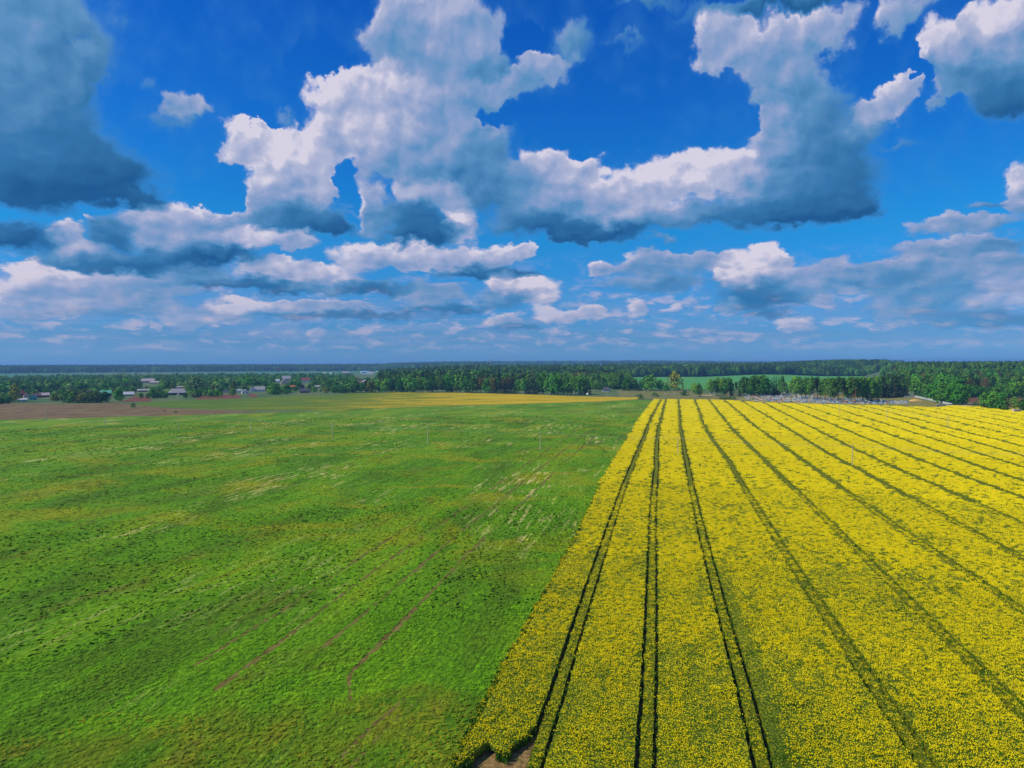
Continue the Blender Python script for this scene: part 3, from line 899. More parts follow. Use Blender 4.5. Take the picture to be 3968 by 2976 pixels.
def rape_points(r0, r1, per_m2, margin):
    """plant places between r0 and r1 metres from the drone"""
    amax, amin = R(41), R(-9)
    area = 0.5 * (r1 * r1 - r0 * r0) * (amax - amin)
    n = int(area * per_m2)
    rr_ = np.sqrt(rng.uniform(r0 * r0, r1 * r1, n))
    aa = rng.uniform(amin, amax, n)
    x, y = rr_ * np.sin(aa), rr_ * np.cos(aa)
    s_, t_ = w2st(x, y)
    ok = (s_ > s_edge(t_) - 0.15 + .7 * (fnoise(t_ / 7, s_ * 0, 31) - .5) + .3 * (fnoise(t_ / 1.3, s_ * 0, 32) - .5) + np.abs(rng.normal(0, .3, n)) * fnoise(t_ / 2, s_ * 0, 12)) & (t_ > t_near(s_) - 0.5 + 1.5 * fnoise(s_ * 1.1, t_ * 0, 5) + rng.normal(0, .25, n)) & (t_ < t_far(s_) - 0.3)
    ok &= rng.uniform(size=n) < smooth(t_ - t_near(s_), -0.9, 1.9) * .9 + .1
    band = np.zeros(n, bool)
    sparse = np.zeros(n)
    for k in range(len(TRAM)):
        d = np.abs(s_ - tram_s(k, t_))
        ok &= ~(np.abs(d - GAUGE) < RUTW / 2 + margin)
        inner = d < GAUGE + RUTW / 2
        if r0 >= 240: ok &= ~((d >= GAUGE) & (d < GAUGE + RUTW / 2 + margin * 2.4))
        band |= inner
        sparse = np.maximum(sparse, np.where(inner, 0.66, 0))
    # thin, hardly flowering ground: along one track, low spots, round the poles
    dC = s_ - tram_s(2, t_)
    sparse = np.maximum(sparse, np.exp(-((dC - 1.9) / (0.9 + 2.0 * fnoise(t_ / 14, t_ * 0, 3))) ** 2) * smooth(t_, 185, 120))
    sparse = np.maximum(sparse, 0.70 * smooth(fnoise(s_ / 5, t_ / 16, 1) * .5 + fnoise(s_ / 1.4, t_ / 4, 2) * .5, 0.50, 0.72))
    sparse = np.maximum(sparse, 0.55 * smooth(fnoise(s_ / .5, t_ / 14, 15), .72, .9) * (t_ < 300))
    sparse = np.maximum(sparse, 0.30 * smooth(fnoise(s_ / 30, t_ / 45, 16), .35, .7))
    sparse = np.maximum(sparse, 0.62 * ((s_ > tram_s(1, t_)) & (s_ < tram_s(2, t_)) & (t_ < 104)) * smooth(fnoise(s_ / 4, t_ / 9, 7), .3, .6))
    sparse = np.maximum(sparse, 0.30 * smooth(s_edge(t_) + 1.0, s_ - .5, s_ + .5))
    sparse = np.maximum(sparse, 0.45 * np.exp(-(t_ - t_near(s_)) / 1.5))
    for (ps, pt) in POLE_ST:
        sparse = np.maximum(sparse, 0.97 * np.exp(-(((s_ - ps) / 3.0) ** 2 + ((t_ - pt) / 6.0) ** 2)))
        ok &= np.hypot(s_ - ps, t_ - pt) > 0.5
    for (ps, pt, ws_, wt2) in ((12, 455, 3, 7), (12, 500, 2.4, 8), (12, 420, 2, 6), (14, 370, 3, 5), (30, 520, 3, 8), (20, 530, 4, 5), (26, 470, 3, 4), (3, 235, 2.5, 6), (4, 205, 3, 5)):
        sparse = np.maximum(sparse, 0.85 * np.exp(-(((s_ - ps) / ws_) ** 2 + ((t_ - pt) / wt2) ** 2)))
    x, y, s_, t_, sparse, band = (q[ok] for q in (x, y, s_, t_, sparse, band))
    return x, y, s_, t_, sparse, band


ZONES = [(60, 95, 8.5, 0.28, 5, 0.105, 8, 1.0), (95, 150, 6.0, 0.30, 8, 0.115, 8, 1.0), (150, 240, 2.5, 0.45, 14, 0.155, 9, 1.0), (240, 420, 0.80, 0.8, 26, 0.24, 10, 1.0), (420, 860, 0.26, 1.4, 26, 0.46, 12, 1.0)]
for zi, (r0, r1, dens_, rad, heads, hs, leaves, sc) in enumerate(ZONES):
    x, y, s_, t_, sp, band = rape_points(r0, r1, dens_, min(0.35, rad * .22))
    if r0 >= 240:
        x, y, s_, t_, sp = (q[~band] for q in (x, y, s_, t_, sp)); band = band[~band]
    full = rng.uniform(size=len(x)) > sp * (1.0 if r0 < 240 else 0.55)
    for nm, sel, hd, lv in (('rapeseed_plants', full, heads, leaves), ('rapeseed_plants', ~full, (0 if zi < 2 else heads // 6), leaves + 6)):
        for var in range(2):
            idx = np.where(sel & ((np.arange(len(x)) % 2) == var))[0]
            if len(idx) == 0: continue
            pr = rape_proto('rapeseed_plant', rad, hd, hs, lv, 100 + zi * 10 + var + (0 if hd == heads else 5))
            n = len(idx)
            k = rng.uniform(0.82, 1.18, n) * sc * np.where(band[idx], min(1.0, 0.5 / rad), 1.0)
            kz = rng.uniform(0.86, 1.08, n) * np.where(band[idx], 0.86, 1.0) * (0.55 + 0.45 * smooth(s_[idx] - s_edge(t_[idx]), 0.0, 1.3)) * (0.6 + 0.4 * smooth(t_[idx] - t_near(s_[idx]), -.3, 1.2)) * np.where(sel is full, 1.0, 0.9)
            scatter(nm, pr, np.c_[x[idx], y[idx], np.full(n, 0.0)], np.c_[k, k, kz], np.c_[np.zeros(n), np.zeros(n), rng.uniform(0, 6.28, n)],
                    'yellow flowering rapeseed plants filling the field' if hd == heads else 'green rapeseed plants with few flowers between the yellow ones', 'crop')


# ------------------------------------------------------------------ tufts of grass and clover on the ley
def tuft_proto(name, rad, h, n, seed, flower=0):
    r_ = np.random.default_rng(seed)
    mb = MB()
    for _ in range(n):
        a, d = r_.uniform(0, 6.28), rad * math.sqrt(r_.uniform()) * .8
        x, y = d * math.cos(a), d * math.sin(a)
        b_ = r_.uniform(0, 6.28)
        w, hh = rad * r_.uniform(.26, .42), h * r_.uniform(.6, 1.2) * (1.15 - d / rad * .6)
        # a leaf spray: outer edge low, inner edge high, face turned up and outward
        tilt = r_.uniform(.15, .75)
        ox, oy = math.cos(a), math.sin(a)
        ux, uy = -oy * w, ox * w
        l_ = w * 1.3
        mb.add([(x - ux + ox * l_, y - uy + oy * l_, hh - l_ * tilt), (x + ux + ox * l_, y + uy + oy * l_, hh - l_ * tilt * r_.uniform(.6, 1.2)), (x + ux * .7 - ox * l_, y + uy * .7 - oy * l_, hh + l_ * tilt * .5), (x - ux * .7 - ox * l_, y - uy * .7 - oy * l_, hh + l_ * tilt * .4)], [(0, 1, 2, 3)], 0)
    for _ in range(flower):
        a, d = r_.uniform(0, 6.28), rad * math.sqrt(r_.uniform())
        x, y, q = d * math.cos(a), d * math.sin(a), r_.uniform(.03, .06)
        mb.add([(x - q, y - q, h), (x + q, y - q, h), (x + q, y + q, h * 1.05), (x - q, y + q, h * 1.05)], [(0, 1, 2, 3)], 1)
    return proto_mesh(name, mb.v, mb.f, [m_tuft, m_dande], mb.mi)


m_dande = flat_mat('dandelion_flower', lin(226, 178, 20), var=0.2)


def meadow_points(r0, r1, per_m2):
    amin, amax = R(-41), R(14)
    n = int(0.5 * (r1 * r1 - r0 * r0) * (amax - amin) * per_m2)
    rr_ = np.sqrt(rng.uniform(r0 * r0, r1 * r1, n))
    aa = rng.uniform(amin, amax, n)
    x, y = rr_ * np.sin(aa), rr_ * np.cos(aa)
    s_, t_ = w2st(x, y)
    ok = s_ < s_edge(t_) - 0.2
    # drilled rows: tufts gather in lines
    ok &= (np.sin(s_ * 2 * math.pi / 0.75 + 1.5 * np.sin(t_ * .05)) + rng.normal(0, .5, n)) > -0.35
    for ts, ss, w in RUTS:
        ok &= ~((np.abs(s_ - np.interp(t_, ts, ss)) < w * .45) & (t_ > ts[0]) & (t_ < ts[-1]) & (fnoise(t_ / 4, s_ * 0, 9) > .12))
    return x[ok], y[ok], s_[ok], t_[ok]


for zi, (r0, r1, dens_, rad, h, n_) in enumerate([(60, 120, 4.6, .30, .17, 10), (120, 210, 1.5, .52, .16, 11), (210, 330, .50, .85, .11, 14), (330, 560, .20, 1.3, .06, 16)]):
    x, y, s_, t_ = meadow_points(r0, r1, dens_)
    ht = np.interp(s_, [-72, -30], [62, 85]) + (fnoise(s_ / 9, t_ / 9, 4) - .5) * 12
    hd = (t_ < ht) & (fnoise(s_ / 6, t_ / 6, 8) + rng.uniform(-.3, .3, len(s_)) > .66)
    for nm, sel, fl, lab in (('meadow_grass', ~hd, 0, 'low green clover and grass tufts growing on the meadow'), ('meadow_dandelions', hd, 3, 'grass tufts with yellow dandelions on the headland')):
        idx = np.where(sel)[0]
        if len(idx) == 0: continue
        pr = tuft_proto('grass_tuft', rad, h, n_, 300 + zi * 2 + fl, fl)
        n = len(idx)
        grow = 0.6 + 0.6 * fnoise(s_[idx] / 7, t_[idx] / 20, 6)
        k = rng.uniform(.7, 1.25, n)
        scatter(nm, pr, np.c_[x[idx], y[idx], np.zeros(n)], np.c_[k, k, k * grow], np.c_[np.zeros(n), np.zeros(n), rng.uniform(0, 6.28, n)], lab, 'grass')

# ------------------------------------------------------------------ trees
def leaf_mat(name, c0, c1, c2):
    mt, N, b = new_mat(name, 0.75, 0.12)
    rnd = N('ShaderNodeObjectInfo').outputs['Random']
    loc = N('ShaderNodeNewGeometry').outputs['Position']
    n = N.noise(loc, 0.55, 3.0, 0.6)
    c = N.ramp(N.math('ADD', N.math('MULTIPLY', rnd, 0.75), N.math('MULTIPLY', n, 0.25)), [(0.05, c0), (0.5, c1), (0.95, c2)])
    c = N.mix(1.0, c, (1.6, 1.65, 0.62), 'MULTIPLY')
    vr = N.math('FRACT', N.math('MULTIPLY', rnd, 7.31))
    vr = N.ss(vr, 0, 1, 0.62, 1.42, 'LINEAR')
    c = N.mix(1.0, c, N('ShaderNodeCombineColor', Red=vr, Green=vr, Blue=vr).outputs[0], 'MULTIPLY')
    N.put(b.inputs['Base Color'], c)
    return mt


ML = {
    'broad': leaf_mat('broad_leaves', lin(36, 72, 30), lin(50, 98, 36), lin(78, 116, 40)),
    'bright': leaf_mat('fresh_leaves', lin(40, 92, 26), lin(54, 106, 32), lin(78, 114, 34)),
    'birch': leaf_mat('birch_leaves', lin(58, 96, 46), lin(72, 110, 50), lin(94, 122, 50)),
    'spruce': leaf_mat('spruce_needles', lin(14, 30, 20), lin(18, 38, 24), lin(24, 46, 26)),
    'pine': leaf_mat('pine_needles', lin(36, 62, 40), lin(46, 74, 44), lin(56, 82, 44)),
    'willow': leaf_mat('willow_leaves', lin(88, 116, 76), lin(104, 130, 90), lin(124, 142, 104)),
    'bare': leaf_mat('budding_twigs', lin(72, 66, 52), lin(90, 74, 58), lin(96, 84, 58)),
    'olive': leaf_mat('olive_leaves', lin(78, 84, 40), lin(92, 96, 44), lin(104, 104, 46)),
    'bush': leaf_mat('bush_leaves', lin(50, 78, 34), lin(60, 92, 36), lin(74, 98, 44)),
}
m_bark = flat_mat('bark', lin(84, 70, 56), var=0.3, scale=2.0)
m_pbark = flat_mat('pine_bark', lin(150, 96, 64), var=0.3, scale=2.0)
m_bbark, N, b = new_mat('birch_bark', 0.8)
pos = N('ShaderNodeNewGeometry').outputs['Position']
N.put(b.inputs['Base Color'], N.mix(N.ss(N.noise(N.vmath('MULTIPLY', pos, (1.5, 1.5, 3)), 1.0, 3.0, 0.6), 0.56, 0.66), lin(206, 204, 192), lin(60, 56, 52)))


def cards(mb, pts, nrm, size, r_, jit=0.7):
    for q, n in zip(pts, nrm):
        n = np.asarray(n, float) + r_.normal(0, jit, 3)
        n = n / (np.linalg.norm(n) + 1e-6)
        a = np.cross(n, r_.normal(0, 1, 3))
        a = a / (np.linalg.norm(a) + 1e-6)
        b_ = np.cross(n, a)
        s = size * r_.uniform(0.6, 1.3)
        k = r_.uniform(0.55, 1.0)
        mb.add([q - a * s - b_ * s * k * .6, q + a * s * .8 - b_ * s * k, q + a * s + b_ * s * k * .7, q - a * s * .6 + b_ * s * k], [(0, 1, 2, 3)])


def broad_tree(kind, H, crown_w, crown_base, lobes, ncards, size, seed, droop=0.0, taper=0.75):
    """deciduous tree: limbs ending in leafy lobes of unequal size"""
    r_ = np.random.default_rng(seed)
    tr, cr = MB(), MB()
    tr.tube((0, 0, -0.2), (0.02 * H * r_.normal() * .3, 0, H * (crown_base + .25)), H * .018, H * .011, 7)
    top = np.array([0, 0, H * (crown_base + .2)])
    for i in range(lobes):
        u = (i + .5) / lobes
        z = H * (crown_base + (1 - crown_base) * (0.12 + 0.80 * u))
        prof = math.sin(math.pi * min(1, (0.16 + 0.84 * u)) ** taper) ** .8
        a = i * 2.4 + r_.uniform(-.5, .5)
        d = crown_w * .5 * prof * r_.uniform(.35, .8) if i < lobes - 1 else 0
        c_ = np.array([d * math.cos(a), d * math.sin(a), z])
        rad = np.array([1, 1, 1.0]) * crown_w * r_.uniform(.20, .32) * (0.65 + .5 * prof)
        rad[2] *= r_.uniform(.7, 1.1) + droop
        base = np.array([0, 0, max(H * crown_base * .8, z - H * .22)])
        tr.tube(base, c_, H * .007, H * .002, 4, cap=False)
        m_ = int(ncards / lobes * r_.uniform(.7, 1.35))
        v = r_.normal(0, 1, (m_, 3))
        v /= np.linalg.norm(v, axis=1)[:, None]
        rr2 = r_.uniform(.72, 1.08, (m_, 1))
        pts = c_ + v * rad * rr2
        pts[:, 2] = np.maximum(pts[:, 2], H * crown_base * .7)
        cards(cr, pts, v + np.array([0, 0, .25]), size, r_, .5)
    return tr, cr


def spruce_tree(H, w, seed, n=420, size=.55):
    r_ = np.random.default_rng(seed)
    tr, cr = MB(), MB()
    tr.tube((0, 0, -.2), (0, 0, H * .97), H * .012, H * .002, 6)
    tiers = 15
    for i in range(tiers):
        u = i / (tiers - 1)
        z = H * (.07 + .90 * u)
        rad = w * .5 * (1 - u) ** .85 * r_.uniform(.82, 1.12) + .12
        m_ = max(5, int(n / tiers * (1.7 - 1.4 * u)))
        for k in range(m_):
            a = r_.uniform(0, 6.28)
            d = rad * math.sqrt(r_.uniform(.12, 1.0))
            q = np.array([d * math.cos(a), d * math.sin(a), z - d * .32 + r_.uniform(-.25, .25)])
            cards(cr, [q], [np.array([math.cos(a) * .8, math.sin(a) * .8, .75])], size * (1.1 - .5 * u), r_, .3)
    cards(cr, [np.array([0, 0, H * .99])], [np.array([1, 0, 0])], .3, r_, .2)
    return tr, cr


def pine_tree(H, w, seed, n=330, size=.6):
    r_ = np.random.default_rng(seed)
    tr, cr = MB(), MB()
    tr.tube((0, 0, -.2), (.02 * H, 0, H * .55), H * .014, H * .010, 7)
    tr.tube((.02 * H, 0, H * .55), (0, .01 * H, H * .93), H * .010, H * .003, 6)
    for i in range(11):
        u = i / 10
        z = H * (.50 + .46 * u)
        a = i * 2.4 + r_.uniform(-.4, .4)
        d = w * .5 * (.85 - .7 * u) * r_.uniform(.4, 1.0)
        c_ = np.array([d * math.cos(a), d * math.sin(a), z])
        tr.tube((0, 0, z - H * .02), c_, H * .005, H * .002, 4, cap=False)
        m_ = n // 11
        v = r_.normal(0, 1, (m_, 3)); v /= np.linalg.norm(v, axis=1)[:, None]
        cards(cr, c_ + v * np.array([w * .21, w * .21, H * .045]) * r_.uniform(.5, 1.05, (m_, 1)), v + np.array([0, 0, .5]), size, r_, .4)
    return tr, cr


TREE = {}


def reg(kind, leaf, bark, pair):
    tr, cr = pair
    o = empty(kind + '_tree' if kind not in ('bush',) else 'bush')
    nm = o.name
    mt = mesh_obj('trunk', tr.v, tr.f, bark, o)
    mc = mesh_obj('crown', cr.v, cr.f, leaf, o)
    TREE.setdefault(kind, []).append((mt.data, mc.data))
    for q in (mt, mc, o):
        bpy.data.objects.remove(q)
    return nm


# nominal heights in metres: broad 16, birch 20, spruce 22, pine 21, willow 14, bare 17, bush 3
HN = {'broad': 16, 'bright': 16, 'birch': 20, 'spruce': 22, 'pine': 21, 'willow': 14, 'bare': 17, 'olive': 14, 'bush': 3}
for sd_ in range(3):
    reg('broad', ML['broad'], m_bark, broad_tree('broad', 16, 12.5, .10, 13, 620, .72, 10 + sd_))
    reg('bright', ML['bright'], m_bark, broad_tree('bright', 16, 12.5, .08, 12, 620, .72, 20 + sd_))
    reg('birch', ML['birch'], m_bbark, broad_tree('birch', 20, 8.5, .18, 14, 520, .58, 30 + sd_, .25, 1.0))
    reg('spruce', ML['spruce'], m_bark, spruce_tree(22, 8.0, 40 + sd_))
    reg('pine', ML['pine'], m_pbark, pine_tree(21, 8.0, 50 + sd_))
    reg('bare', ML['bare'], m_bark, broad_tree('bare', 17, 10.5, .2, 13, 420, .42, 60 + sd_))
for sd_ in range(2):
    reg('willow', ML['willow'], m_bark, broad_tree('willow', 14, 14, .06, 13, 620, .7, 70 + sd_, .3))
    reg('olive', ML['olive'], m_bark, broad_tree('olive', 14, 10, .08, 12, 560, .6, 80 + sd_, .2))
    reg('bush', ML['bush'], m_bark, broad_tree('bush', 3, 4.2, .02, 8, 260, .22, 90 + sd_))
NAMES = {'broad': 'broadleaf_tree', 'bright': 'broadleaf_tree', 'birch': 'birch_tree', 'spruce': 'spruce_tree', 'pine': 'pine_tree', 'willow': 'willow_tree', 'bare': 'budding_tree', 'olive': 'olive_green_tree', 'bush': 'bush'}
TREE_CNT = {}


def plant(kind, x, y, h, label, group=None, wide=1.0, z=None):
    var = TREE[kind][random.randrange(len(TREE[kind]))]
    k = h / HN[kind]
    o = empty(NAMES[kind], (x, y, float(terrain(x, y)) - .05 if z is None else z), random.uniform(0, 6.28))
    o.scale = (k * wide, k * wide, k)
    for nm, me in (('trunk', var[0]), ('crown', var[1])):
        c_ = bpy.data.objects.new(nm, me)
        col.objects.link(c_)
        c_.parent = o
    tag(o, label, 'tree' if kind != 'bush' else 'bush', group)
    TREE_CNT[kind] = TREE_CNT.get(kind, 0) + 1
    return o


def tree_at(kind, px, py, ptop, label, group=None, wpx=None, dist=None):
    """tree whose foot the survey put at (px, py) and whose top at ptop"""
    x, y = sight(px, py)
    h = (py - ptop) * y / FOC
    wide = 1.0
    if wpx:
        cw = {'broad': 12.5, 'bright': 12.5, 'birch': 8.5, 'spruce': 8, 'pine': 8, 'willow': 14, 'bare': 10.5, 'olive': 10, 'bush': 4.2}[kind] * h / HN[kind]
        wide = max(.55, min(1.9, wpx * y / FOC / cw))
    return plant(kind, x, y, h, label, group, wide)


def belt(x0, x1, py0, py1, top, n, kinds, label, group, jy=2.0, jt=6.0, lift=0.0):
    """a row of trees along the far side of the fields"""
    for i in range(n):
        u = (i + random.uniform(.15, .85)) / n
        kd = random.choice(kinds)
        px = x0 + (x1 - x0) * u
        py = py0 + (py1 - py0) * u + random.uniform(-jy, 0) + lift
        tp = (top[0] + (top[1] - top[0]) * u) + random.uniform(-jt, jt)
        tree_at(kd, px, py, tp, label[kd] if isinstance(label, dict) else label, group)


def lab(s):
    return {k: a + ' ' + s for k, a in {'broad': 'dark green broadleaf tree', 'bright': 'fresh bright green broadleaf tree', 'birch': 'slender birch with pale trunk', 'spruce': 'dark pointed spruce',
                                        'pine': 'tall pine with bare reddish trunk', 'willow': 'pale silvery green willow', 'bare': 'brown budding tree', 'olive': 'olive green tree', 'bush': 'low green bush'}.items()}


# treeline behind the dandelion meadow
L = lab('in the treeline behind the dandelion meadow'); G = 'treeline behind the dandelion meadow'
belt(1395, 1560, 1522, 1520, (1478, 1468), 11, ['broad', 'broad', 'bright', 'olive'], L, G)
belt(1560, 1700, 1520, 1521, (1462, 1458), 10, ['broad', 'bright', 'birch'], L, G)
belt(1700, 1840, 1521, 1522, (1456, 1452), 11, ['broad', 'birch', 'broad', 'bright'], L, G)
belt(1840, 1925, 1522, 1523, (1462, 1466), 6, ['broad', 'bare', 'birch'], L, G)
belt(1918, 2004, 1525, 1526, (1460, 1462), 7, ['spruce'], lab('in the black clump behind the meadow'), 'black spruce clump', 1, 7)
belt(2004, 2040, 1523, 1524, (1468, 1468), 3, ['birch', 'broad'], L, G)
belt(2036, 2092, 1528, 1528, (1472, 1476), 5, ['spruce'], lab('in the second black clump, beside the guyed pole'), 'second black spruce clump', 1, 6)
belt(2090, 2260, 1528, 1530, (1454, 1462), 15, ['birch', 'broad', 'birch', 'broad'], L, G)
belt(2246, 2290, 1531, 1531, (1478, 1480), 4, ['spruce'], lab('in the small clump beside the white tank'), 'small spruce clump', 1, 4)
L2 = lab('rising behind the treeline of the dandelion meadow'); G2 = 'taller trees behind that treeline'
belt(1560, 1900, 1505, 1505, (1436, 1436), 22, ['birch', 'broad', 'birch', 'pine'], L2, G2, 3, 5)
belt(1880, 2060, 1505, 1506, (1446, 1446), 9, ['bare', 'birch', 'bare'], L2, G2, 3, 4)
belt(2060, 2240, 1506, 1506, (1444, 1444), 12, ['bare', 'birch', 'broad', 'bare'], L2, G2, 3, 4)
belt(2240, 2420, 1505, 1503, (1443, 1444), 14, ['bare', 'bare', 'birch'], L2, G2, 3, 4)
belt(2290, 2400, 1512, 1508, (1478, 1474), 6, ['broad', 'bush', 'birch'], lab('around the lone farmstead by the dandelion meadow'), 'trees at the lone farmstead')
# gap with the lone tree
belt(2408, 2505, 1514, 1514, (1464, 1460), 8, ['spruce', 'spruce', 'broad'], lab('in the windbreak beside the rough verge'), 'windbreak beside the rough verge', 1, 5)
tree_at('broad', 2522, 1515, 1452, 'tallest broadleaf tree of the windbreak beside the rough verge', None, 52)
tree_at('broad', 2556, 1514, 1470, 'shorter broadleaf tree at the end of the windbreak', None, 36)
tree_at('bright', 2582, 1515, 1487, 'small bright tree at the foot of the big brownish tree', None, 24)
tree_at('olive', 2614, 1515, 1441, 'big lone brownish green tree in front of the green field', None, 62)
tree_at('birch', 2690, 1536, 1482, 'pale green birch standing alone above the verge', None, 34)
tree_at('broad', 2708, 1537, 1486, 'dark half of the pair of trees alone above the verge', None, 30)
tree_at('bush', 2650, 1533, 1513, 'brownish rounded bush beside two poles on the verge', None, 34)
tree_at('bush', 2482, 1546, 1525, 'dense round bush at the corner of the rapeseed field', None, 26)
tree_at('bush', 2534, 1537, 1520, 'open bush on the verge behind the rapeseed corner', None, 22)
tree_at('bush', 2548, 1538, 1527, 'small low bush on the verge beside the open bush', None, 14)
tree_at('bush', 2466, 1534, 1528, 'tiny bush beside the dense round bush', None, 10)
tree_at('bush', 515, 1579, 1561, 'round green bush at the corner of fallow and dandelion meadow', None, 24)
tree_at('bush', 638, 1594, 1589, 'flat dry shrub lying on the fallow field', 'flat shrubs on the fallow', 22)
tree_at('bush', 680, 1599, 1592, 'flat dry shrub lying on the fallow field', 'flat shrubs on the fallow', 34)
for i, px in enumerate((2795, 2808, 2820, 2832, 2844)):
    tree_at('bush', px, 1548, 1537, 'clipped dark shrub in the short hedge beside the dirt road', 'short hedge beside the dirt road', 18)
# mixed row in front of the graveyard
L = lab('in the mixed row between verge and graveyard'); G = 'mixed row between verge and graveyard'
belt(2745, 2830, 1534, 1535, (1470, 1464), 9, ['birch', 'broad', 'birch'], L, G)
belt(2815, 2870, 1536, 1536, (1480, 1478), 5, ['spruce', 'pine'], L, G)
belt(2870, 3035, 1533, 1534, (1462, 1458), 16, ['birch', 'pine', 'spruce', 'broad'], L, G)
tree_at('bright', 2908, 1534, 1506, 'small fresh green tree at the edge of the mixed row', None, 34)
tree_at('birch', 3028, 1536, 1462, 'birch leaning over the upper end of the graves', None)
L = lab('among the coloured graves'); G = 'trees standing among the graves'
belt(3035, 3070, 1528, 1530, (1478, 1476), 3, ['spruce', 'birch'], L, G)
belt(3070, 3130, 1545, 1547, (1462, 1462), 6, ['birch'], L, G)
belt(3130, 3215, 1548, 1552, (1462, 1464), 8, ['pine', 'birch', 'pine'], L, G)
belt(3212, 3330, 1558, 1561, (1462, 1464), 13, ['birch', 'broad', 'pine', 'birch'], L, G)
belt(3325, 3400, 1560, 1558, (1460, 1462), 8, ['birch', 'bright', 'birch'], L, G)
tree_at('bright', 3212, 1530, 1464, 'yellowish green tree behind the pines of the graveyard', None, 40)
belt(3385, 3525, 1545, 1536, (1452, 1452), 13, ['spruce', 'spruce', 'spruce', 'pine'], lab('in the black stand above the graveyard'), 'black stand at the graveyard', 2, 8)
belt(3520, 3560, 1530, 1530, (1466, 1466), 3, ['birch', 'broad'], lab('between the black stand and the bright grove'), 'trees between black stand and bright grove', 1, 5)
# bright grove right of the white fence
L = lab('in the fresh grove behind the white fence'); G = 'fresh grove behind the white fence'
belt(3560, 3640, 1540, 1556, (1490, 1482), 7, ['broad', 'broad', 'birch', 'bright'], L, G, 3, 6)
belt(3630, 3740, 1560, 1570, (1484, 1490), 12, ['broad', 'broad', 'bright', 'broad', 'birch'], L, G, 3, 6)
tree_at('olive', 3551, 1536, 1512, 'small rusty tree at the corner of the white fence', None, 18)
tree_at('broad', 3737, 1566, 1540, 'rounded tree at the end of the fresh grove', None, 26)
L = lab('beside the track at the edge of the rapeseed'); G = 'trees beside the track at the rapeseed edge'
belt(3808, 3885, 1585, 1592, (1520, 1518), 5, ['birch', 'broad', 'broad'], L, G, 2, 5)
tree_at('birch', 3932, 1594, 1534, 'narrow young birch beside the pale block', None, 34)
tree_at('broad', 3966, 1598, 1546, 'dark tree behind the pale block', None, 40)
tree_at('bush', 3775, 1580, 1556, 'bush beside the sandy track', None, 24)
tree_at('bush', 3895, 1595, 1568, 'thick bush at the rapeseed edge beside the pale block', None, 40)
L = lab('in the wood beyond the reddish plot'); G = 'wood beyond the reddish plot'
belt(3640, 3760, 1535, 1541, (1462, 1464), 11, ['bright', 'birch', 'broad', 'bare'], L, G, 4, 6)
belt(3740, 3860, 1541, 1541, (1495, 1500), 11, ['broad', 'bright', 'broad'], L, G, 3, 5)
belt(3860, 3990, 1541, 1543, (1488, 1480), 11, ['broad', 'birch', 'broad'], L, G, 3, 6)
belt(3540, 3660, 1520, 1526, (1452, 1452), 11, ['broad', 'bare', 'birch', 'bright'], lab('on the slope above the bright grove'), 'slope above the bright grove', 3, 6)
# village
L = lab('among the village houses')
for a in ((58, 1558, 1491, 46, 'olive', 'tall olive tree in front of the turquoise shed'), (8, 1535, 1492, 60, 'broad', 'dark round tree beside the tall olive tree'), (265, 1513, 1481, 48, 'bright', 'bright round tree in the middle of the village'),
          (404, 1511, 1483, 40, 'bright', 'bright low tree behind the mint green roof'), (462, 1556, 1503, 36, 'broad', 'dark upright tree in front of the white roofed shed'), (590, 1544, 1505, 32, 'broad', 'lone upright tree beside the ploughed plot'),
          (490, 1500, 1465, 44, 'bright', 'bright round tree left of the long pink house') , (470, 1478, 1450, 90, 'willow', 'wide pale grey green willow above the village'), (440, 1480, 1452, 60, 'willow', 'pale willow beside the wide willow'),
          (760, 1520, 1462, 80, 'willow', 'large silvery willow behind the dark spruce'), (766, 1519, 1490, 22, 'spruce', 'short dark spruce in a garden'), (950, 1500, 1452, 74, 'bright', 'large bright tree behind the white walled house'), (965, 1506, 1462, 60, 'broad', 'dark tree before the large bright tree'),
          (905, 1522, 1478, 24, 'olive', 'slim olive tree beside the small white sheds'), (905, 1527, 1506, 30, 'bush', 'reddish bush in front of the slim olive tree'),
          (1065, 1527, 1484, 60, 'bright', 'broad fresh tree right of the white walled house'), (1110, 1522, 1490, 40, 'broad', 'dark tree beside the broad fresh tree'), (1150, 1515, 1496, 26, 'broad', 'small dark tree under the orange roof'),
          (1370, 1521, 1474, 70, 'broad', 'broad dark tree below the brown village field'), (1420, 1519, 1496, 22, 'willow', 'small grey green tree below the pink gable house'), (1300, 1522, 1492, 40, 'bright', 'fresh tree at the village edge'), (1330, 1524, 1500, 40, 'broad', 'low tree at the village edge'),
          (1080, 1445, 1424, 30, 'bare', 'brown bare tree rising above the village skyline'), (1125, 1447, 1428, 30, 'bare', 'second brown tree rising above the village skyline')):
    tree_at(a[4], a[0], a[1], a[2], a[5], None, a[3])
for i in range(14):
    px = 258 + i * 11.5
    tree_at(random.choice(['broad', 'broad', 'olive', 'bush']), px, 1562 - abs(i - 7) * .3 + random.uniform(-3, 1), 1522 + random.uniform(-7, 7), 'rounded tree in the thicket at the edge of the fallow', 'thicket at the edge of the fallow', 40)
HOUSE_PX = []


def village_trees(n, x0, x1, y0, y1, hpx, kinds, label, group):
    k = 0
    while k < n:
        px = random.uniform(x0, x1)
        py = y0 + (y1 - y0) * random.random()
        if any(py > hy - 6 and abs(px - hx) < hw * .5 + 12 and py - hpx[1] < hy for hx, hy, hw in HOUSE_PX): 
            if random.random() < .93: continue
        kd = random.choice(kinds)
        y = sight(px, py)[1]
        h = random.uniform(*hpx) * (0.22 if kd == 'bush' else 1.0)
        plant(kd, *sight(px, py), h, label[kd] if isinstance(label, dict) else label, group, random.uniform(.85, 1.25))
        k += 1

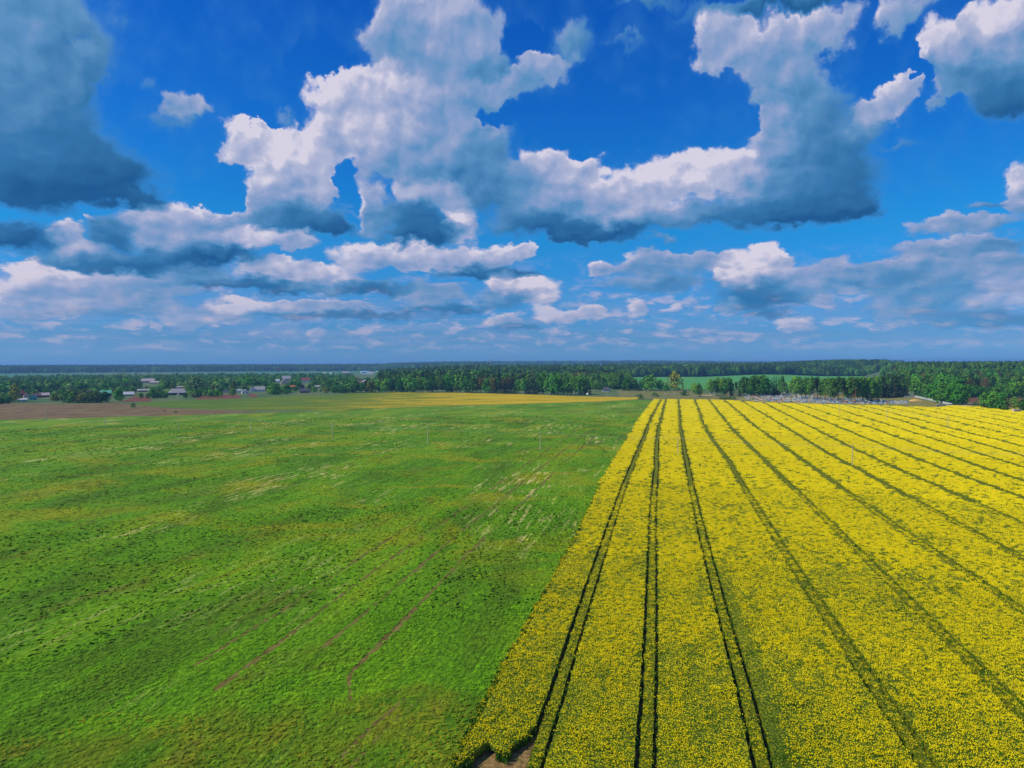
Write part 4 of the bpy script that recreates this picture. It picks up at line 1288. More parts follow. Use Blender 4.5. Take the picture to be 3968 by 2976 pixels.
# ------------------------------------------------------------------ buildings
def cmat(name, rgb, **k): return flat_mat(name, lin(*rgb), **k)


MW = {'white': cmat('white_plaster', (238, 230, 214)), 'pink': cmat('pinkish_plaster', (222, 190, 172)), 'grey': cmat('grey_boards', (120, 114, 108), var=.25), 'brown': cmat('brown_logs', (104, 82, 66), var=.25),
      'turq': cmat('turquoise_paint', (90, 178, 172)), 'cream': cmat('cream_plaster', (206, 196, 170)), 'dark': cmat('dark_boards', (70, 66, 64), var=.25), 'brick': cmat('brick', (142, 86, 70))}
MR = {'grey': cmat('grey_slate', (162, 156, 150), var=.2), 'dark': cmat('dark_slate', (84, 84, 90), var=.2), 'white': cmat('light_asbestos', (192, 188, 186), var=.15), 'mint': cmat('mint_metal', (96, 176, 140)), 'red': cmat('red_tiles', (138, 72, 60), var=.2),
      'brown': cmat('brown_roof', (112, 84, 76), var=.2), 'orange': cmat('orange_roof', (186, 108, 62), var=.2), 'pink': cmat('faded_roof', (186, 168, 158), var=.2), 'blue': cmat('blue_metal', (120, 164, 190)), 'teal': cmat('teal_roof', (120, 150, 150))}
m_glass, N, b = new_mat('window_glass', 0.15, 0.5)
b.inputs['Base Color'].default_value = (0.03, 0.04, 0.05, 1)
m_door = cmat('painted_door', (92, 70, 54))
m_chim = cmat('chimney_brick', (150, 110, 92))


def house(px, py, wpx, hpx, wall, roof, label, name='house', front=False, roof_h=.5, rz=None, depth=None, hip=0.0, chimney=True):
    x, y = sight(px, py)
    w = wpx * y / FOC
    h = hpx * y / FOC
    d = depth or min(12.0, max(5.0, w * .62))
    rz = -math.atan2(x, y) + (random.uniform(-.18, .18) if rz is None else rz)
    o = empty(name, (x, y, float(terrain(x, y)) - .02), rz)
    rw, rd = (d, w) if front else (w, d)          # ridge length, span
    wh, rh = h * (1 - roof_h), h * roof_h
    mb = MB()
    hw, hd = w / 2, d / 2
    mb.box(-hw, -hd, -.3, hw, hd, wh)
    if hip == 0:
        if front:
            mb.add([(-hw, -hd, wh), (hw, -hd, wh), (0, -hd, wh + rh * .94), (-hw, hd, wh), (hw, hd, wh), (0, hd, wh + rh * .94)], [(0, 1, 2), (4, 3, 5)])
        else:
            mb.add([(-hw, -hd, wh), (-hw, hd, wh), (-hw, 0, wh + rh * .94), (hw, -hd, wh), (hw, hd, wh), (hw, 0, wh + rh * .94)], [(1, 0, 2), (3, 4, 5)])
    wo_ = mb.build('wall', MW[wall], o)
    e = .45
    rb = MB()
    th = .18
    if front:
        L_, S_ = hd + e, hw + e
        P = lambda l, s, z: (s, l, z)
    else:
        L_, S_ = hw + e, hd + e
        P = lambda l, s, z: (l, s, z)
    zl = wh - e * rh / (hw if front else hd)
    k = hip * L_
    for sg in (-1, 1):
        a_ = [P(-L_, sg * S_, zl), P(L_, sg * S_, zl), P(L_ - k, 0, wh + rh), P(-L_ + k, 0, wh + rh)]
        b2 = [(p_[0], p_[1], p_[2] + th) for p_ in a_]
        rb.add(a_ + b2, [(3, 2, 1, 0), (4, 5, 6, 7), (0, 1, 5, 4), (1, 2, 6, 5), (2, 3, 7, 6), (3, 0, 4, 7)])
        if hip > 0:
            c_ = [P(sg * L_, -S_, zl), P(sg * L_, S_, zl), P(sg * (L_ - k), 0, wh + rh)]
            c2 = [(p_[0], p_[1], p_[2] + th) for p_ in c_]
            rb.add(c_ + c2, [(0, 1, 2), (3, 5, 4), (0, 3, 4, 1), (1, 4, 5, 2), (2, 5, 3, 0)])
    ro = rb.build('roof', MR[roof], o)
    if chimney and w > 6:
        cx = w * .18
        cb = MB().box(cx - .35, .3, wh + rh * .4, cx + .35, 1.0, wh + rh + .8)
        cb.build('chimney', m_chim, ro)
    nwin = max(1, int(w / 3.6))
    if wh > 1.8:
        for i in range(nwin):
            wx = -hw + (i + .5) * w / nwin
            if i == nwin - 1 and nwin > 1:
                MB().box(wx - .5, -hd - .06, 0.05, wx + .5, -hd + .05, min(2.0, wh * .85)).build('door', m_door, o)
            else:
                MB().box(wx - .5, -hd - .05, wh * .35, wx + .5, -hd + .05, wh * .78).build('window', m_glass, o)
    tag(o, label, 'house' if name == 'house' else name.replace('_', ' '))
    HOUSE_PX.append((px, py, wpx))
    return o


house(72, 1537, 34, 24, 'brown', 'red', 'dark red roofed house behind the turquoise shed')
house(86, 1554, 30, 11, 'turq', 'white', 'low turquoise and white shed beside the tall olive tree', 'shed', chimney=False)
house(128, 1549, 24, 19, 'turq', 'blue', 'small turquoise gable shed at the village edge', 'shed', True, chimney=False)
house(103, 1540, 20, 18, 'pink', 'red', 'small pinkish gable house behind the turquoise shed', front=True)
house(143, 1541, 26, 17, 'brown', 'brown', 'brown roofed house right of the turquoise gable shed')
house(172, 1539, 34, 17, 'brown', 'pink', 'long low house with faded brown roof')
house(344, 1532, 20, 20, 'brick', 'brown', 'brick gable house hidden behind the thicket', front=True)
house(410, 1531, 38, 18, 'grey', 'mint', 'house with mint green metal roof')
house(420, 1536, 20, 14, 'dark', 'mint', 'small dark gable annex below the mint green roof', 'shed', True, chimney=False)
house(497, 1533, 40, 15, 'dark', 'white', 'shed with flat light roof beside the ploughed plot', 'shed', chimney=False, roof_h=.62)
house(555, 1518, 42, 11, 'grey', 'grey', 'long grey roofed barn among gardens', 'barn', chimney=False)
house(573, 1484, 46, 17, 'pink', 'pink', 'long pink house far back in the village')
house(598, 1486, 30, 9, 'pink', 'pink', 'low annex beside the long pink house', 'shed', chimney=False)
house(688, 1530, 62, 24, 'dark', 'grey', 'wide dark farmhouse with grey hipped roof', hip=.32, roof_h=.62)
house(665, 1529, 26, 16, 'dark', 'dark', 'dark gable porch of the wide farmhouse yard', 'shed', True, chimney=False)
house(692, 1532, 9, 7, 'white', 'grey', 'tiny white outbuilding before the wide dark farmhouse', 'shed', True, chimney=False)
house(695, 1505, 26, 9, 'grey', 'grey', 'grey roof peeping over the wide dark farmhouse', 'shed', chimney=False)
house(875, 1521, 14, 13, 'pink', 'pink', 'small pale gable beside the slim olive tree', 'shed', True, chimney=False)
house(925, 1517, 22, 9, 'white', 'white', 'low white shed before the large bright tree', 'shed', chimney=False)
house(936, 1523, 24, 13, 'white', 'white', 'white gable shed left of the grey gable house', 'shed', True, chimney=False)
house(951, 1525, 28, 17, 'white', 'grey', 'small white house with grey gable roof', front=True)
house(978, 1519, 18, 22, 'white', 'grey', 'tall white gable end adjoining the white walled house', front=True)
house(1006, 1518, 38, 21, 'white', 'grey', 'large white walled house with long grey roof', roof_h=.55)
house(1075, 1482, 16, 13, 'white', 'white', 'small white house in the upper village')
house(1110, 1474, 32, 18, 'pink', 'grey', 'grey roofed house in the upper village', roof_h=.6)
house(1104, 1488, 28, 18, 'pink', 'pink', 'pink two storey gable house in the upper village', front=True)
house(1184, 1481, 30, 17, 'white', 'red', 'white house with red roof in the upper village')
house(1134, 1505, 22, 12, 'brick', 'orange', 'house with bright orange roof')
house(1172, 1506, 16, 16, 'brown', 'brown', 'small brown house right of the orange roof', front=True)
house(1180, 1522, 34, 17, 'dark', 'dark', 'dark roofed house at the edge of the dandelion meadow', roof_h=.6)
house(1230, 1503, 22, 10, 'grey', 'grey', 'low grey roof between village trees', 'shed', chimney=False)
house(1416, 1493, 36, 21, 'pink', 'pink', 'pinkish gable house below the brown village field', front=True)
house(1397, 1489, 22, 16, 'pink', 'brown', 'brown roofed house beside the pinkish gable house')
house(1527, 1500, 30, 15, 'white', 'teal', 'teal roofed house half hidden in the treeline')
house(1540, 1506, 18, 9, 'white', 'white', 'white shed below the teal roofed house', 'shed', chimney=False)
house(1679, 1494, 12, 13, 'cream', 'pink', 'pale gable glimpsed between treeline trees', 'shed', True, chimney=False)
house(1609, 1512, 14, 8, 'pink', 'brown', 'low pale shed under the treeline', 'shed', chimney=False)
house(2350, 1517, 30, 17, 'white', 'dark', 'lone farmhouse with dark hipped roof and white walls', hip=.5, roof_h=.62)
house(2295, 1506, 14, 8, 'cream', 'grey', 'cream shed near the lone farmhouse', 'shed', chimney=False)
# distant farm works beyond the village
house(1414, 1447, 30, 10, 'white', 'blue', 'white hall with pale blue roof beyond the village', 'farm_hall', depth=22, chimney=False, roof_h=.4)
house(1436, 1450, 26, 7, 'white', 'pink', 'low white hall beyond the village field', 'farm_hall', depth=20, chimney=False, roof_h=.4)
house(1412, 1454, 16, 6, 'grey', 'grey', 'small grey shed before the white farm hall', 'farm_hall', depth=14, chimney=False)
house(1340, 1449, 26, 9, 'grey', 'grey', 'grey farm hall left of the white hall', 'farm_hall', depth=20, chimney=False)
house(1283, 1450, 14, 6, 'white', 'white', 'white farm building far left of the halls', 'farm_hall', depth=14, chimney=False)
house(1258, 1449, 12, 6, 'white', 'pink', 'pale farm building beyond the village trees', 'farm_hall', depth=14, chimney=False)
house(1460, 1443, 8, 5, 'white', 'white', 'tiny white house far beyond the halls', chimney=False)
house(1390, 1431, 8, 5, 'white', 'white', 'tiny white cottage on the far plain', chimney=False)
house(1430, 1431, 7, 4, 'white', 'white', 'second tiny white cottage on the far plain', chimney=False)
house(1343, 1431, 10, 4, 'grey', 'grey', 'tiny grey cottage on the far plain', chimney=False)

# village greenery
Lv = lab('among the village houses')
village_trees(44, 150, 780, 1508, 1545, (5.0, 10.5), ['broad', 'broad', 'bush', 'bright', 'olive'], Lv, 'garden trees among the village houses')
village_trees(34, 780, 1400, 1500, 1524, (4.5, 10), ['broad', 'bush', 'bright', 'olive', 'broad'], Lv, 'garden trees among the village houses')
village_trees(46, -60, 700, 1462, 1506, (10, 16), ['broad', 'broad', 'bright', 'birch', 'willow'], lab('in the dense belt behind the village'), 'dense belt behind the village')
village_trees(44, 640, 1400, 1462, 1500, (11, 18), ['broad', 'broad', 'bright', 'birch'], lab('in the dense belt behind the village'), 'dense belt behind the village')

# ------------------------------------------------------------------ forests too large to count
def tree_source(kind, v):
    mt, mc = TREE[kind][v % len(TREE[kind])]
    o = bpy.data.objects.new(NAMES[kind], mc)
    return o


def forest(name, label, px0, px1, d0, d1, n, mix, hr=(0.85, 1.25), keep=None, px_margin=0):
    u = rng.uniform(px0, px1, n)
    f0 = np.interp(u, np.linspace(px0, px1, len(d0)), d0)
    f1 = np.interp(u, np.linspace(px0, px1, len(d1)), d1)
    v = rng.uniform(0, 1, n) ** 1.25
    r_ = f0 + (f1 - f0) * v
    tx = (u - 1984) / FOC
    x, y = tx * r_ / np.sqrt(1 + tx * tx), r_ / np.sqrt(1 + tx * tx)
    if keep is not None:
        ok = keep(x, y, u, r_)
        x, y = x[ok], y[ok]
    z = terrain(x, y) - .3
    pick_ = rng.integers(0, len(mix), len(x))
    # kinds grow in patches
    patch = fnoise(x / 90, y / 90, 21) * .6 + fnoise(x / 30, y / 30, 22) * .4 + rng.normal(0, .12, len(x))
    order = np.clip((np.clip((patch - .2) / .6, 0, .999) * len(mix)).astype(int), 0, len(mix) - 1)
    for k, kd in enumerate(mix):
        for var in range(2):
            idx = np.where((order == k) & (np.arange(len(x)) % 2 == var))[0]
            if not len(idx): continue
            m_ = len(idx)
            q = rng.uniform(*hr, m_)
            w_ = q * rng.uniform(.9, 1.3, m_)
            scatter(name, tree_source(kd, var), np.c_[x[idx], y[idx], z[idx]], np.c_[w_, w_, q], np.c_[np.zeros(m_), np.zeros(m_), rng.uniform(0, 6.28, m_)], label, 'forest')


def not_green(x, y, u, r_):
    return ~((u > 2360) & (u < 3420) & (r_ < np.interp(u, [2360, 2700, 3060, 3420], [2090, 2110, 2310, 2360])))


forest('mixed_forest', 'mixed forest behind the treeline of the dandelion meadow', 1470, 2440, [1150, 1150], [2500, 2500], 9000, ['birch', 'broad', 'pine', 'spruce', 'bare', 'birch'])
forest('dark_forest', 'dark forest wall beyond the far green field', 2360, 3440, [2090, 2110, 2310, 2360], [2700, 2700, 2900, 2900], 9000, ['birch', 'broad', 'spruce', 'spruce', 'pine', 'birch'], (.95, 1.3))
forest('hill_forest', 'forest covering the hill above the graveyard', 3420, 4600, [1150, 1010, 980, 980], [2600, 2600], 11000, ['broad', 'bright', 'birch', 'bare', 'spruce', 'pine', 'birch'], (.8, 1.1),
       keep=lambda x, y, u, r_: ~((u > 3730) & (u < 4020) & (r_ < 1440) & (r_ > 1230)) & ~((u > 3730) & (r_ < 1180) & (u < 4400)))
def village_gap(x, y, u, r_):
    ok = ~((u > 1372) & (u < 1456) & (r_ > 1600)) & ~((u > 1250) & (u < 1372) & (r_ > 2250))
    for hx, hy, hw in HOUSE_PX:
        dh = math.hypot(*sight(hx, hy))
        ok &= ~((np.abs(u - hx) < hw * .55 + 9) & (r_ < dh + 14) & (r_ > dh * .72))
    return ok


forest('village_wood', 'leafy wood hiding the back of the village', -500, 1470, [1160, 1220, 1330, 1300, 1120], [2300, 2500, 2500, 2400], 5200, ['broad', 'birch', 'broad', 'bright', 'willow', 'broad'], (.5, .9), keep=village_gap)
forest('garden_greenery', 'low garden trees and hedges filling the village plots', -150, 1400, [900, 1000, 990, 1090], [1300, 1330, 1380, 1340], 1500, ['broad', 'olive', 'broad', 'willow', 'bright'], (.26, .55), keep=village_gap)
forest('far_forest', 'blue distant forest along the left horizon', -900, 1900, [4300, 4400, 4400, 4200], [7600, 7600], 26000, ['birch', 'broad', 'spruce', 'pine'], (1.0, 1.5),
       keep=lambda x, y, u, r_: ~((u > 1590) & (u < 1800) & (r_ < 3600)) & ~((u > 1230) & (u < 1480) & (r_ < 4000)))
forest('far_forest', 'faint blue forest on the far horizon', 1500, 3500, [6500, 6500], [9500, 9500], 7000, ['birch', 'spruce', 'pine'], (1.3, 1.9))

# ------------------------------------------------------------------ power poles and their wires
m_pole = cmat('weathered_concrete_pole', (196, 182, 138), var=.15)
m_iron = cmat('galvanised_iron', (104, 106, 108))
m_wire = cmat('aluminium_wire', (150, 152, 150), var=.05)
m_porc = cmat('porcelain', (196, 190, 178))


def pole_proto(h):
    o = empty('utility_pole')
    MB().tube((0, 0, -.4), (0, 0, h), .20, .14, 8).build('pole', m_pole, o)
    MB().box(-.9, -.06, h - .75, .9, .06, h - .63).build('crossarm', m_iron, o)
    for x, z in ((-.8, h - .63), (.8, h - .63), (0, h)):
        MB().tube((x, 0, z), (x, 0, z + .28), .06, .05, 6).build('insulator', m_porc, o)
    return o


pp = pole_proto(8.7)
wire_az = math.atan2(POLES[-1][0] - POLES[0][0], POLES[-1][1] - POLES[0][1])
s1, g1 = 'concrete power pole in the line crossing meadow and rapeseed', 'power line crossing meadow and rapeseed'
all_poles = []
for i, (x, y) in enumerate(POLES):
    o = pp if i == 0 else copy_tree(pp, (x, y, 0))
    o.location = (x, y, 0)
    o.rotation_euler = (0, 0, -wire_az)
    crop = w2st(x, y)[0] > s_edge(300)
    tag(o, 'concrete power pole standing in the yellow rapeseed' if crop else 'concrete power pole standing in the green meadow', 'utility pole', 'power poles in the rapeseed' if crop else 'power poles in the meadow')
az2 = math.atan2(POLES2[-1][0] - POLES2[0][0], POLES2[-1][1] - POLES2[0][1])
for i, (x, y) in enumerate(POLES2):
    o = copy_tree(pp, (x, y, 0), -az2, (1, 1, .93))
    tag(o, 'power pole in the line across the rapeseed towards the graveyard', 'utility pole', 'power line towards the graveyard')


def wire(name, pts, label):
    """one sagging conductor over all its poles"""
    cu = []
    for (a, b_) in zip(pts[:-1], pts[1:]):
        a, b_ = Vector(a), Vector(b_)
        for k in range(8):
            u = k / 8
            p_ = a.lerp(b_, u)
            p_.z -= 1.1 * 4 * u * (1 - u)
            cu.append(p_)
    cu.append(Vector(pts[-1]))
    mb = MB()
    for a, b_ in zip(cu[:-1], cu[1:]):
        mb.tube(a, b_, .016, .016, 4, cap=False)
    return tag(mb.build(name, m_wire), label, 'wire')


for P_, a_, h_, lb in ((POLES, wire_az, 8.7, 'the meadow and rapeseed poles'), (POLES2, az2, 8.1, 'the poles running to the graveyard')):
    ax = (math.cos(a_), -math.sin(a_))
    for off, dz_, wd in ((-.8, -.35, 'left'), (.8, -.35, 'right'), (0, .28, 'top')):
        wire('overhead_wire', [(x + ax[0] * off, y + ax[1] * off, h_ + dz_) for x, y in P_], {'left': 'thin outer wire strung along ', 'right': 'thin inner wire strung along ', 'top': 'thin top wire strung along '}[wd] + lb)


def survey_pole(px, py, ptop, label, brace=None, group=None):
    x, y = sight(px, py)
    h = (py - ptop) * y / FOC
    o = copy_tree(pp, (x, y, 0), random.uniform(-.3, .3) + 1.2, (1, 1, h / 8.7))
    tag(o, label, 'utility pole', group)
    if group is None and 'group' in o: del o['group']
    if brace:
        bx = brace * y / FOC
        c_, s_ = math.cos(-o.rotation_euler.z), math.sin(-o.rotation_euler.z)
        mb = MB()
        mb.tube((bx * c_, bx * s_, -.3), (0.1 * c_, .1 * s_, 8.0), .15, .11, 7)
        mb.build('brace', m_pole, o)


survey_pole(1638, 1518, 1499, 'pole against the left part of the treeline', None, 'poles along the treeline')
survey_pole(1759, 1522, 1499, 'pole against the left part of the treeline', None, 'poles along the treeline')
survey_pole(1913, 1524, 1503, 'yellowish pole beside the black spruce clump')
survey_pole(2129, 1534, 1513, 'braced pole at the edge of the dandelion meadow with leg to the left', -13)
survey_pole(2352, 1541, 1518, 'braced pole in front of the lone farmhouse', 16)
survey_pole(2638, 1517, 1497, 'pole left of the rounded brownish bush')
survey_pole(2664, 1531, 1498, 'taller pole right of the rounded brownish bush')
survey_pole(2767, 1537, 1510, 'pole before the mixed row beside the verge')
survey_pole(2823, 1536, 1516, 'braced pole beside the short hedge', -11)
survey_pole(2903, 1534, 1516, 'short pole at the upper end of the graves')
for px in (2578, 2613):
    x, y = sight(px, 1533)
    o = empty('road_sign', (x, y, 0))
    MB().tube((0, 0, -.2), (0, 0, 2.6), .05, .05, 6).build('post', m_iron, o)
    MB().box(-.55, -.06, 1.5, .55, -.01, 2.6).build('sign_plate', MW['white'], o)
    tag(o, 'small white road sign on the rough verge', 'sign', 'white road signs on the verge')

# white tank, sand heap, pale block
x, y = sight(2277, 1532)
mb = MB()
for k in range(8):
    a0, a1 = -math.pi / 2 + math.pi * k / 8, -math.pi / 2 + math.pi * (k + 1) / 8
    mb.tube((1.6 * math.sin(a0), 0, 1.5), (1.6 * math.sin(a1), 0, 1.5), 1.5 * math.cos(a0) + .01, 1.5 * math.cos(a1) + .01, 12, cap=False)
o = empty('white_tank', (x, y, 0)); mb.build('shell', MW['white'], o); MB().box(-1, -.5, -.1, 1, .5, .4).build('cradle', m_iron, o)
MB().tube((0, 0, 2.9), (0, 0, 3.2), .25, .25, 8).build('hatch', m_iron, o)
tag(o, 'small white tank at the foot of the small spruce clump', 'tank')
x, y = sight(3547, 1554)
vs, fs = [], []
for j in range(7):
    for i in range(14):
        a_, u = 2 * math.pi * i / 14, j / 6
        rad = 4.2 * (1 - u) * (1 + .18 * math.sin(3 * a_ + 1) + random.uniform(-.06, .06))
        vs.append((rad * 1.6 * math.cos(a_), rad * .8 * math.sin(a_), 2.1 * math.sin(u * math.pi / 2) ** .8 * (1 + random.uniform(-.08, .08))))
fs = [(j * 14 + i, j * 14 + (i + 1) % 14, (j + 1) * 14 + (i + 1) % 14, (j + 1) * 14 + i) for j in range(6) for i in range(14)]
o = mesh_obj('sand_heap', vs, fs, soil_mat('sand', lin(206, 160, 104), lin(222, 180, 122), 0, .8)); o.location = (x, y, -.05)
tag(o, 'orange sand heap on the grass inside the white fence', 'heap')
x, y = sight(3939, 1600)
o = empty('concrete_block', (x, y, 0), .2)
MB().box(-3.6, -1.2, -.2, 3.4, 1.2, 2.6).build('wall', MW['pink'], o); MB().box(-3.8, -1.4, 2.6, 3.6, 1.4, 2.85).build('cap', MW['cream'], o)
tag(o, 'pale pinkish concrete block behind the rapeseed edge', 'block')

# ------------------------------------------------------------------ red and white lattice mast
mx, my = px2dir(1900) * 2600.0
m_red, m_wht = cmat('mast_red', (176, 52, 44), var=.05), cmat('mast_white', (226, 226, 226), var=.05)
mast = empty('radio_mast', (mx, my, float(terrain(mx, my))), .4)
zb, HM, ns = 0.0, 50.0, 8
for k in range(ns):
    z0, z1 = HM * k / ns, HM * (k + 1) / ns
    w0, w1 = 3.4 - 2.5 * k / ns, 3.4 - 2.5 * (k + 1) / ns
    mb = MB()
    c4 = lambda w, z: [(-w / 2, -w / 2, z), (w / 2, -w / 2, z), (w / 2, w / 2, z), (-w / 2, w / 2, z)]
    A, B = c4(w0, z0), c4(w1, z1)
    for i in range(4):
        mb.tube(A[i], B[i], .17, .17, 4)
        mb.tube(A[i], B[(i + 1) % 4], .10, .10, 4)
        mb.tube(A[(i + 1) % 4], B[i], .10, .10, 4)
        mb.tube(B[i], B[(i + 1) % 4], .10, .10, 4)
    mb.build('lattice_section', m_red if k % 2 == 0 else m_wht, mast)
for i in range(3):
    a_ = 2.1 * i
    MB().box(1.1 * math.cos(a_) - .3, 1.1 * math.sin(a_) - .3, HM - 6, 1.1 * math.cos(a_) + .3, 1.1 * math.sin(a_) + .3, HM - 3.2).build('antenna_panel', m_wht, mast)
MB().tube((0, 0, HM - .5), (0, 0, HM + 3), .08, .05, 5).build('spike', m_iron, mast)
tag(mast, 'red and white lattice radio mast rising above the forest', 'mast')

# ------------------------------------------------------------------ graveyard
GM = {'blue': cmat('blue_fence_paint', (96, 166, 208)), 'sky': cmat('light_blue_paint', (156, 200, 222)), 'silver': cmat('silver_paint', (230, 224, 208)), 'white': MW['white'], 'granite': cmat('dark_granite', (112, 104, 96)),
      'stone': cmat('grey_stone', (216, 206, 190)), 'rose': cmat('rose_granite', (206, 152, 132)), 'red': cmat('red_flowers', (190, 60, 56)), 'earth': cmat('grave_earth', (186, 156, 120)), 'green': cmat('green_fence_paint', (84, 128, 96))}


def grave(fence, stone, kind, mound):
    o = empty('grave_plot')
    mb = MB()
    w, d, h = 1.35, 1.05, .75
    if fence:
        for z in (.18, h):
            mb.box(-w, -d - .03, z, w, -d + .03, z + .06); mb.box(-w, d - .03, z, w, d + .03, z + .06)
            mb.box(-w - .03, -d, z, -w + .03, d, z + .06); mb.box(w - .03, -d, z, w + .03, d, z + .06)
        for i in range(9):
            u = -w + 2 * w * i / 8
            mb.box(u - .05, -d - .02, 0, u + .05, -d + .02, h); mb.box(u - .05, d - .02, 0, u + .05, d + .02, h)
        for i in range(7):
            u = -d + 2 * d * i / 6
            mb.box(-w - .02, u - .05, 0, -w + .02, u + .05, h); mb.box(w - .02, u - .05, 0, w + .02, u + .05, h)
        mb.build('fence', GM[fence], o)
    else:
        mb.box(-w, -d, -.05, w, -d + .18, .25); mb.box(-w, d - .18, -.05, w, d, .25); mb.box(-w, -d + .18, -.05, -w + .18, d - .18, .25); mb.box(w - .18, -d + .18, -.05, w, d - .18, .25)
        mb.build('kerb', GM['stone'], o)
    MB().add([(-.5, -.8, .0), (.5, -.8, .0), (.5, .7, .0), (-.5, .7, .0), (-.3, -.6, .4), (.3, -.6, .4), (.3, .5, .45), (-.3, .5, .45)], [(4, 5, 6, 7), (0, 1, 5, 4), (1, 2, 6, 5), (2, 3, 7, 6), (3, 0, 4, 7)]).build('mound', GM[mound], o)
    sb = MB()
    if kind == 'cross':
        sb.box(-.07, .62, 0, .07, .76, 1.9); sb.box(-.45, .63, 1.3, .45, .75, 1.44); sb.box(-.22, .63, 1.62, .22, .75, 1.72)
        sb.build('cross', GM[stone], o)
    else:
        sb.add([(-.45, .6, 0), (.45, .6, 0), (.45, .8, 0), (-.45, .8, 0), (-.45, .6, 1.0), (.45, .6, 1.0), (.45, .8, 1.0), (-.45, .8, 1.0), (0, .6, 1.35), (0, .8, 1.35)],
               [(0, 1, 5, 8, 4), (3, 7, 9, 6, 2), (1, 2, 6, 5), (0, 4, 7, 3), (4, 8, 9, 7), (5, 6, 9, 8)])
        sb.build('headstone', GM[stone], o)
    return o


GV = [(grave('blue', 'blue', 'cross', 'earth'), 'grave with blue fence and blue cross in the graveyard'), (grave('blue', 'stone', 'stone', 'earth'), 'grave with blue fence and grey headstone in the graveyard'), (grave('sky', 'white', 'stone', 'stone'), 'grave with light blue fence and white headstone in the graveyard'),
      (grave('silver', 'granite', 'stone', 'earth'), 'grave with silver fence and dark headstone in the graveyard'), (grave(None, 'rose', 'stone', 'red'), 'grave with stone kerb, rose headstone and red flowers'), (grave('silver', 'white', 'cross', 'earth'), 'grave with silver fence and white cross in the graveyard'),
      (grave(None, 'granite', 'stone', 'stone'), 'grave with stone kerb and dark headstone'), (grave('green', 'stone', 'stone', 'earth'), 'grave with green fence and grey headstone in the graveyard')]
used = set()
gcount = 0
mid = Vector((*sight(3200, 1550), 0))
rows_px = []
for j, py in enumerate(np.linspace(1531.5, 1564.5, 17)):
    lo = np.interp(py, [1531, 1540, 1550, 1558, 1562, 1566], [2900, 2885, 2900, 3010, 3150, 3330])
    hi = np.interp(py, [1531, 1540, 1548, 1556, 1562, 1566], [3130, 3180, 3340, 3520, 3515, 3505])
    step = 21.0
    px = lo + random.uniform(0, 8)
    while px < hi:
        bluish = np.interp(px, [2900, 3060, 3300, 3400, 3520], [.05, .3, .45, .6, .7])
        if random.random() < .93:
            k = random.choice([0, 1, 2, 0, 2, 1]) if random.random() < bluish else random.choice([3, 4, 5, 6, 7, 4, 6, 5])
            x, y = sight(px + random.uniform(-2, 2), py + random.uniform(-.7, .7))
            proto_, lb = GV[k]
            a_ = random.uniform(-.15, .15) + .15
            if k not in used:
                used.add(k); o = proto_; o.location = (x, y, .01); o.rotation_euler = (0, 0, a_)
            else:
                o = copy_tree(proto_, (x, y, .01), a_, (random.uniform(1.05, 1.45),) * 2 + (random.uniform(1.0, 1.4),))
            base_lb = lb.replace(' in the graveyard', '')
            zone = ('beside the low pale back fence' if py < 1537 else 'inside the white fence' if px > 3410 else 'at the rapeseed edge below the trees' if py > 1560
                    else 'under the graveyard trees' if px > 3060 else 'on the treeless side of the graveyard')
            tag(o, base_lb + ' ' + zone, 'grave', base_lb.replace('grave with', 'graves with') + ' ' + zone)
            gcount += 1
        px += step * random.uniform(.85, 1.25)
sheet('graveyard_ground', [sight(*q) for q in ((2870, 1530), (3545, 1529), (3560, 1545), (3690, 1574), (3629, 1579), (3300, 1570.6), (3050, 1564), (2985, 1558), (2880, 1548))], soil_mat('trodden_grass', lin(122, 122, 70), lin(146, 134, 84), .15, .15, lin(70, 100, 46)), 0.008)

# white concrete panel fences round the graveyard
m_conc = cmat('whitewashed_concrete', (196, 196, 186), var=.12)


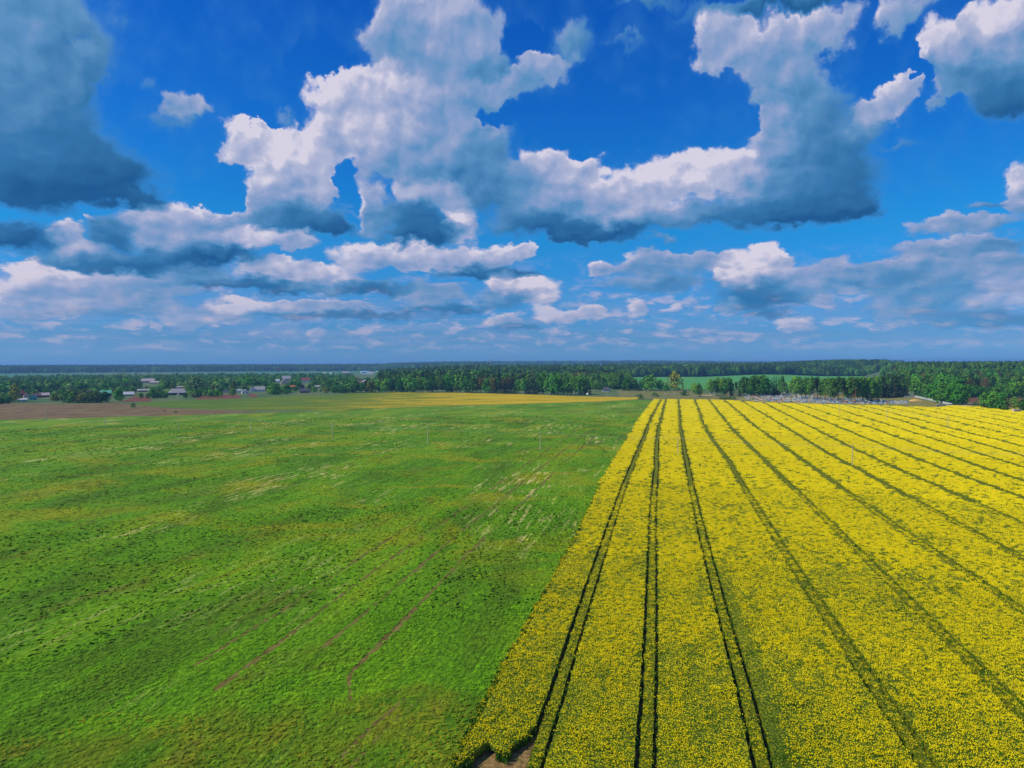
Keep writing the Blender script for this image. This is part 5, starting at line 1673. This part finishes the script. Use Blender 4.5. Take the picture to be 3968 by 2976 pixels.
def panel_fence(pts, label, h=1.7):
    P_ = [Vector((*sight(*q), 0)) for q in pts]
    o = empty('panel_fence', P_[0])
    pm = MB().box(-1.42, -.05, .05, 1.42, .05, h)
    pm.box(-1.42, -.07, h * .62, 1.42, .07, h * .66)
    first = None
    qm = None
    for a, b_ in zip(P_[:-1], P_[1:]):
        L_ = (b_ - a).length
        n = max(1, int(round(L_ / 3.0)))
        ang = math.atan2(b_.y - a.y, b_.x - a.x)
        for i in range(n):
            c_ = a.lerp(b_, (i + .5) / n) - P_[0]
            if first is None:
                f_ = pm.build('panel', m_conc, o); first = f_
                q_ = MB().box(-.1, -.12, -.1, .1, .12, h + .15).build('post', m_conc, o); qm = q_
            else:
                f_ = first.copy(); col.objects.link(f_); f_.parent = o
                q_ = qm.copy(); col.objects.link(q_); q_.parent = o
            f_.location = c_; f_.rotation_euler = (0, 0, ang); f_.scale = (L_ / n / 3.0 * 1.0, 1, 1)
            q_.location = a.lerp(b_, i / n) - P_[0]; q_.rotation_euler = (0, 0, ang)
    tag(o, label, 'fence')


panel_fence([(3546, 1539.5), (3600, 1551), (3690, 1571.5)], 'long white concrete fence running down to the rapeseed', 2.0)
panel_fence([(3690, 1573.5), (3632, 1576), (3629, 1580)], 'short white fence return at the rapeseed edge', 1.8)
panel_fence([(3480, 1531), (3548, 1530.5)], 'white fence under the black stand', 1.8)
panel_fence([(3504, 1540), (3546, 1539.5)], 'short white fence joining the long fence', 1.8)
panel_fence([(2864, 1535.5), (2990, 1531.5), (3170, 1530)], 'low pale fence along the back of the graves', 1.6)

# ------------------------------------------------------------------ air
hz = bpy.data.materials.new('haze')
hz.use_nodes = True
hz.node_tree.nodes.clear()
H_ = NT(hz.node_tree)
pv = H_('ShaderNodeVolumePrincipled')
pv.inputs['Color'].default_value = (*HAZE_COL, 1)
pv.inputs['Density'].default_value = HAZE_DENS
pv.inputs['Anisotropy'].default_value = 0.1
ho = H_('ShaderNodeOutputMaterial')
hz.node_tree.links.new(pv.outputs[0], ho.inputs['Volume'])
tag(MB().box(-35000, -35000, -2.0, 35000, 35000, 82.0).build('haze', hz), kind='stuff')
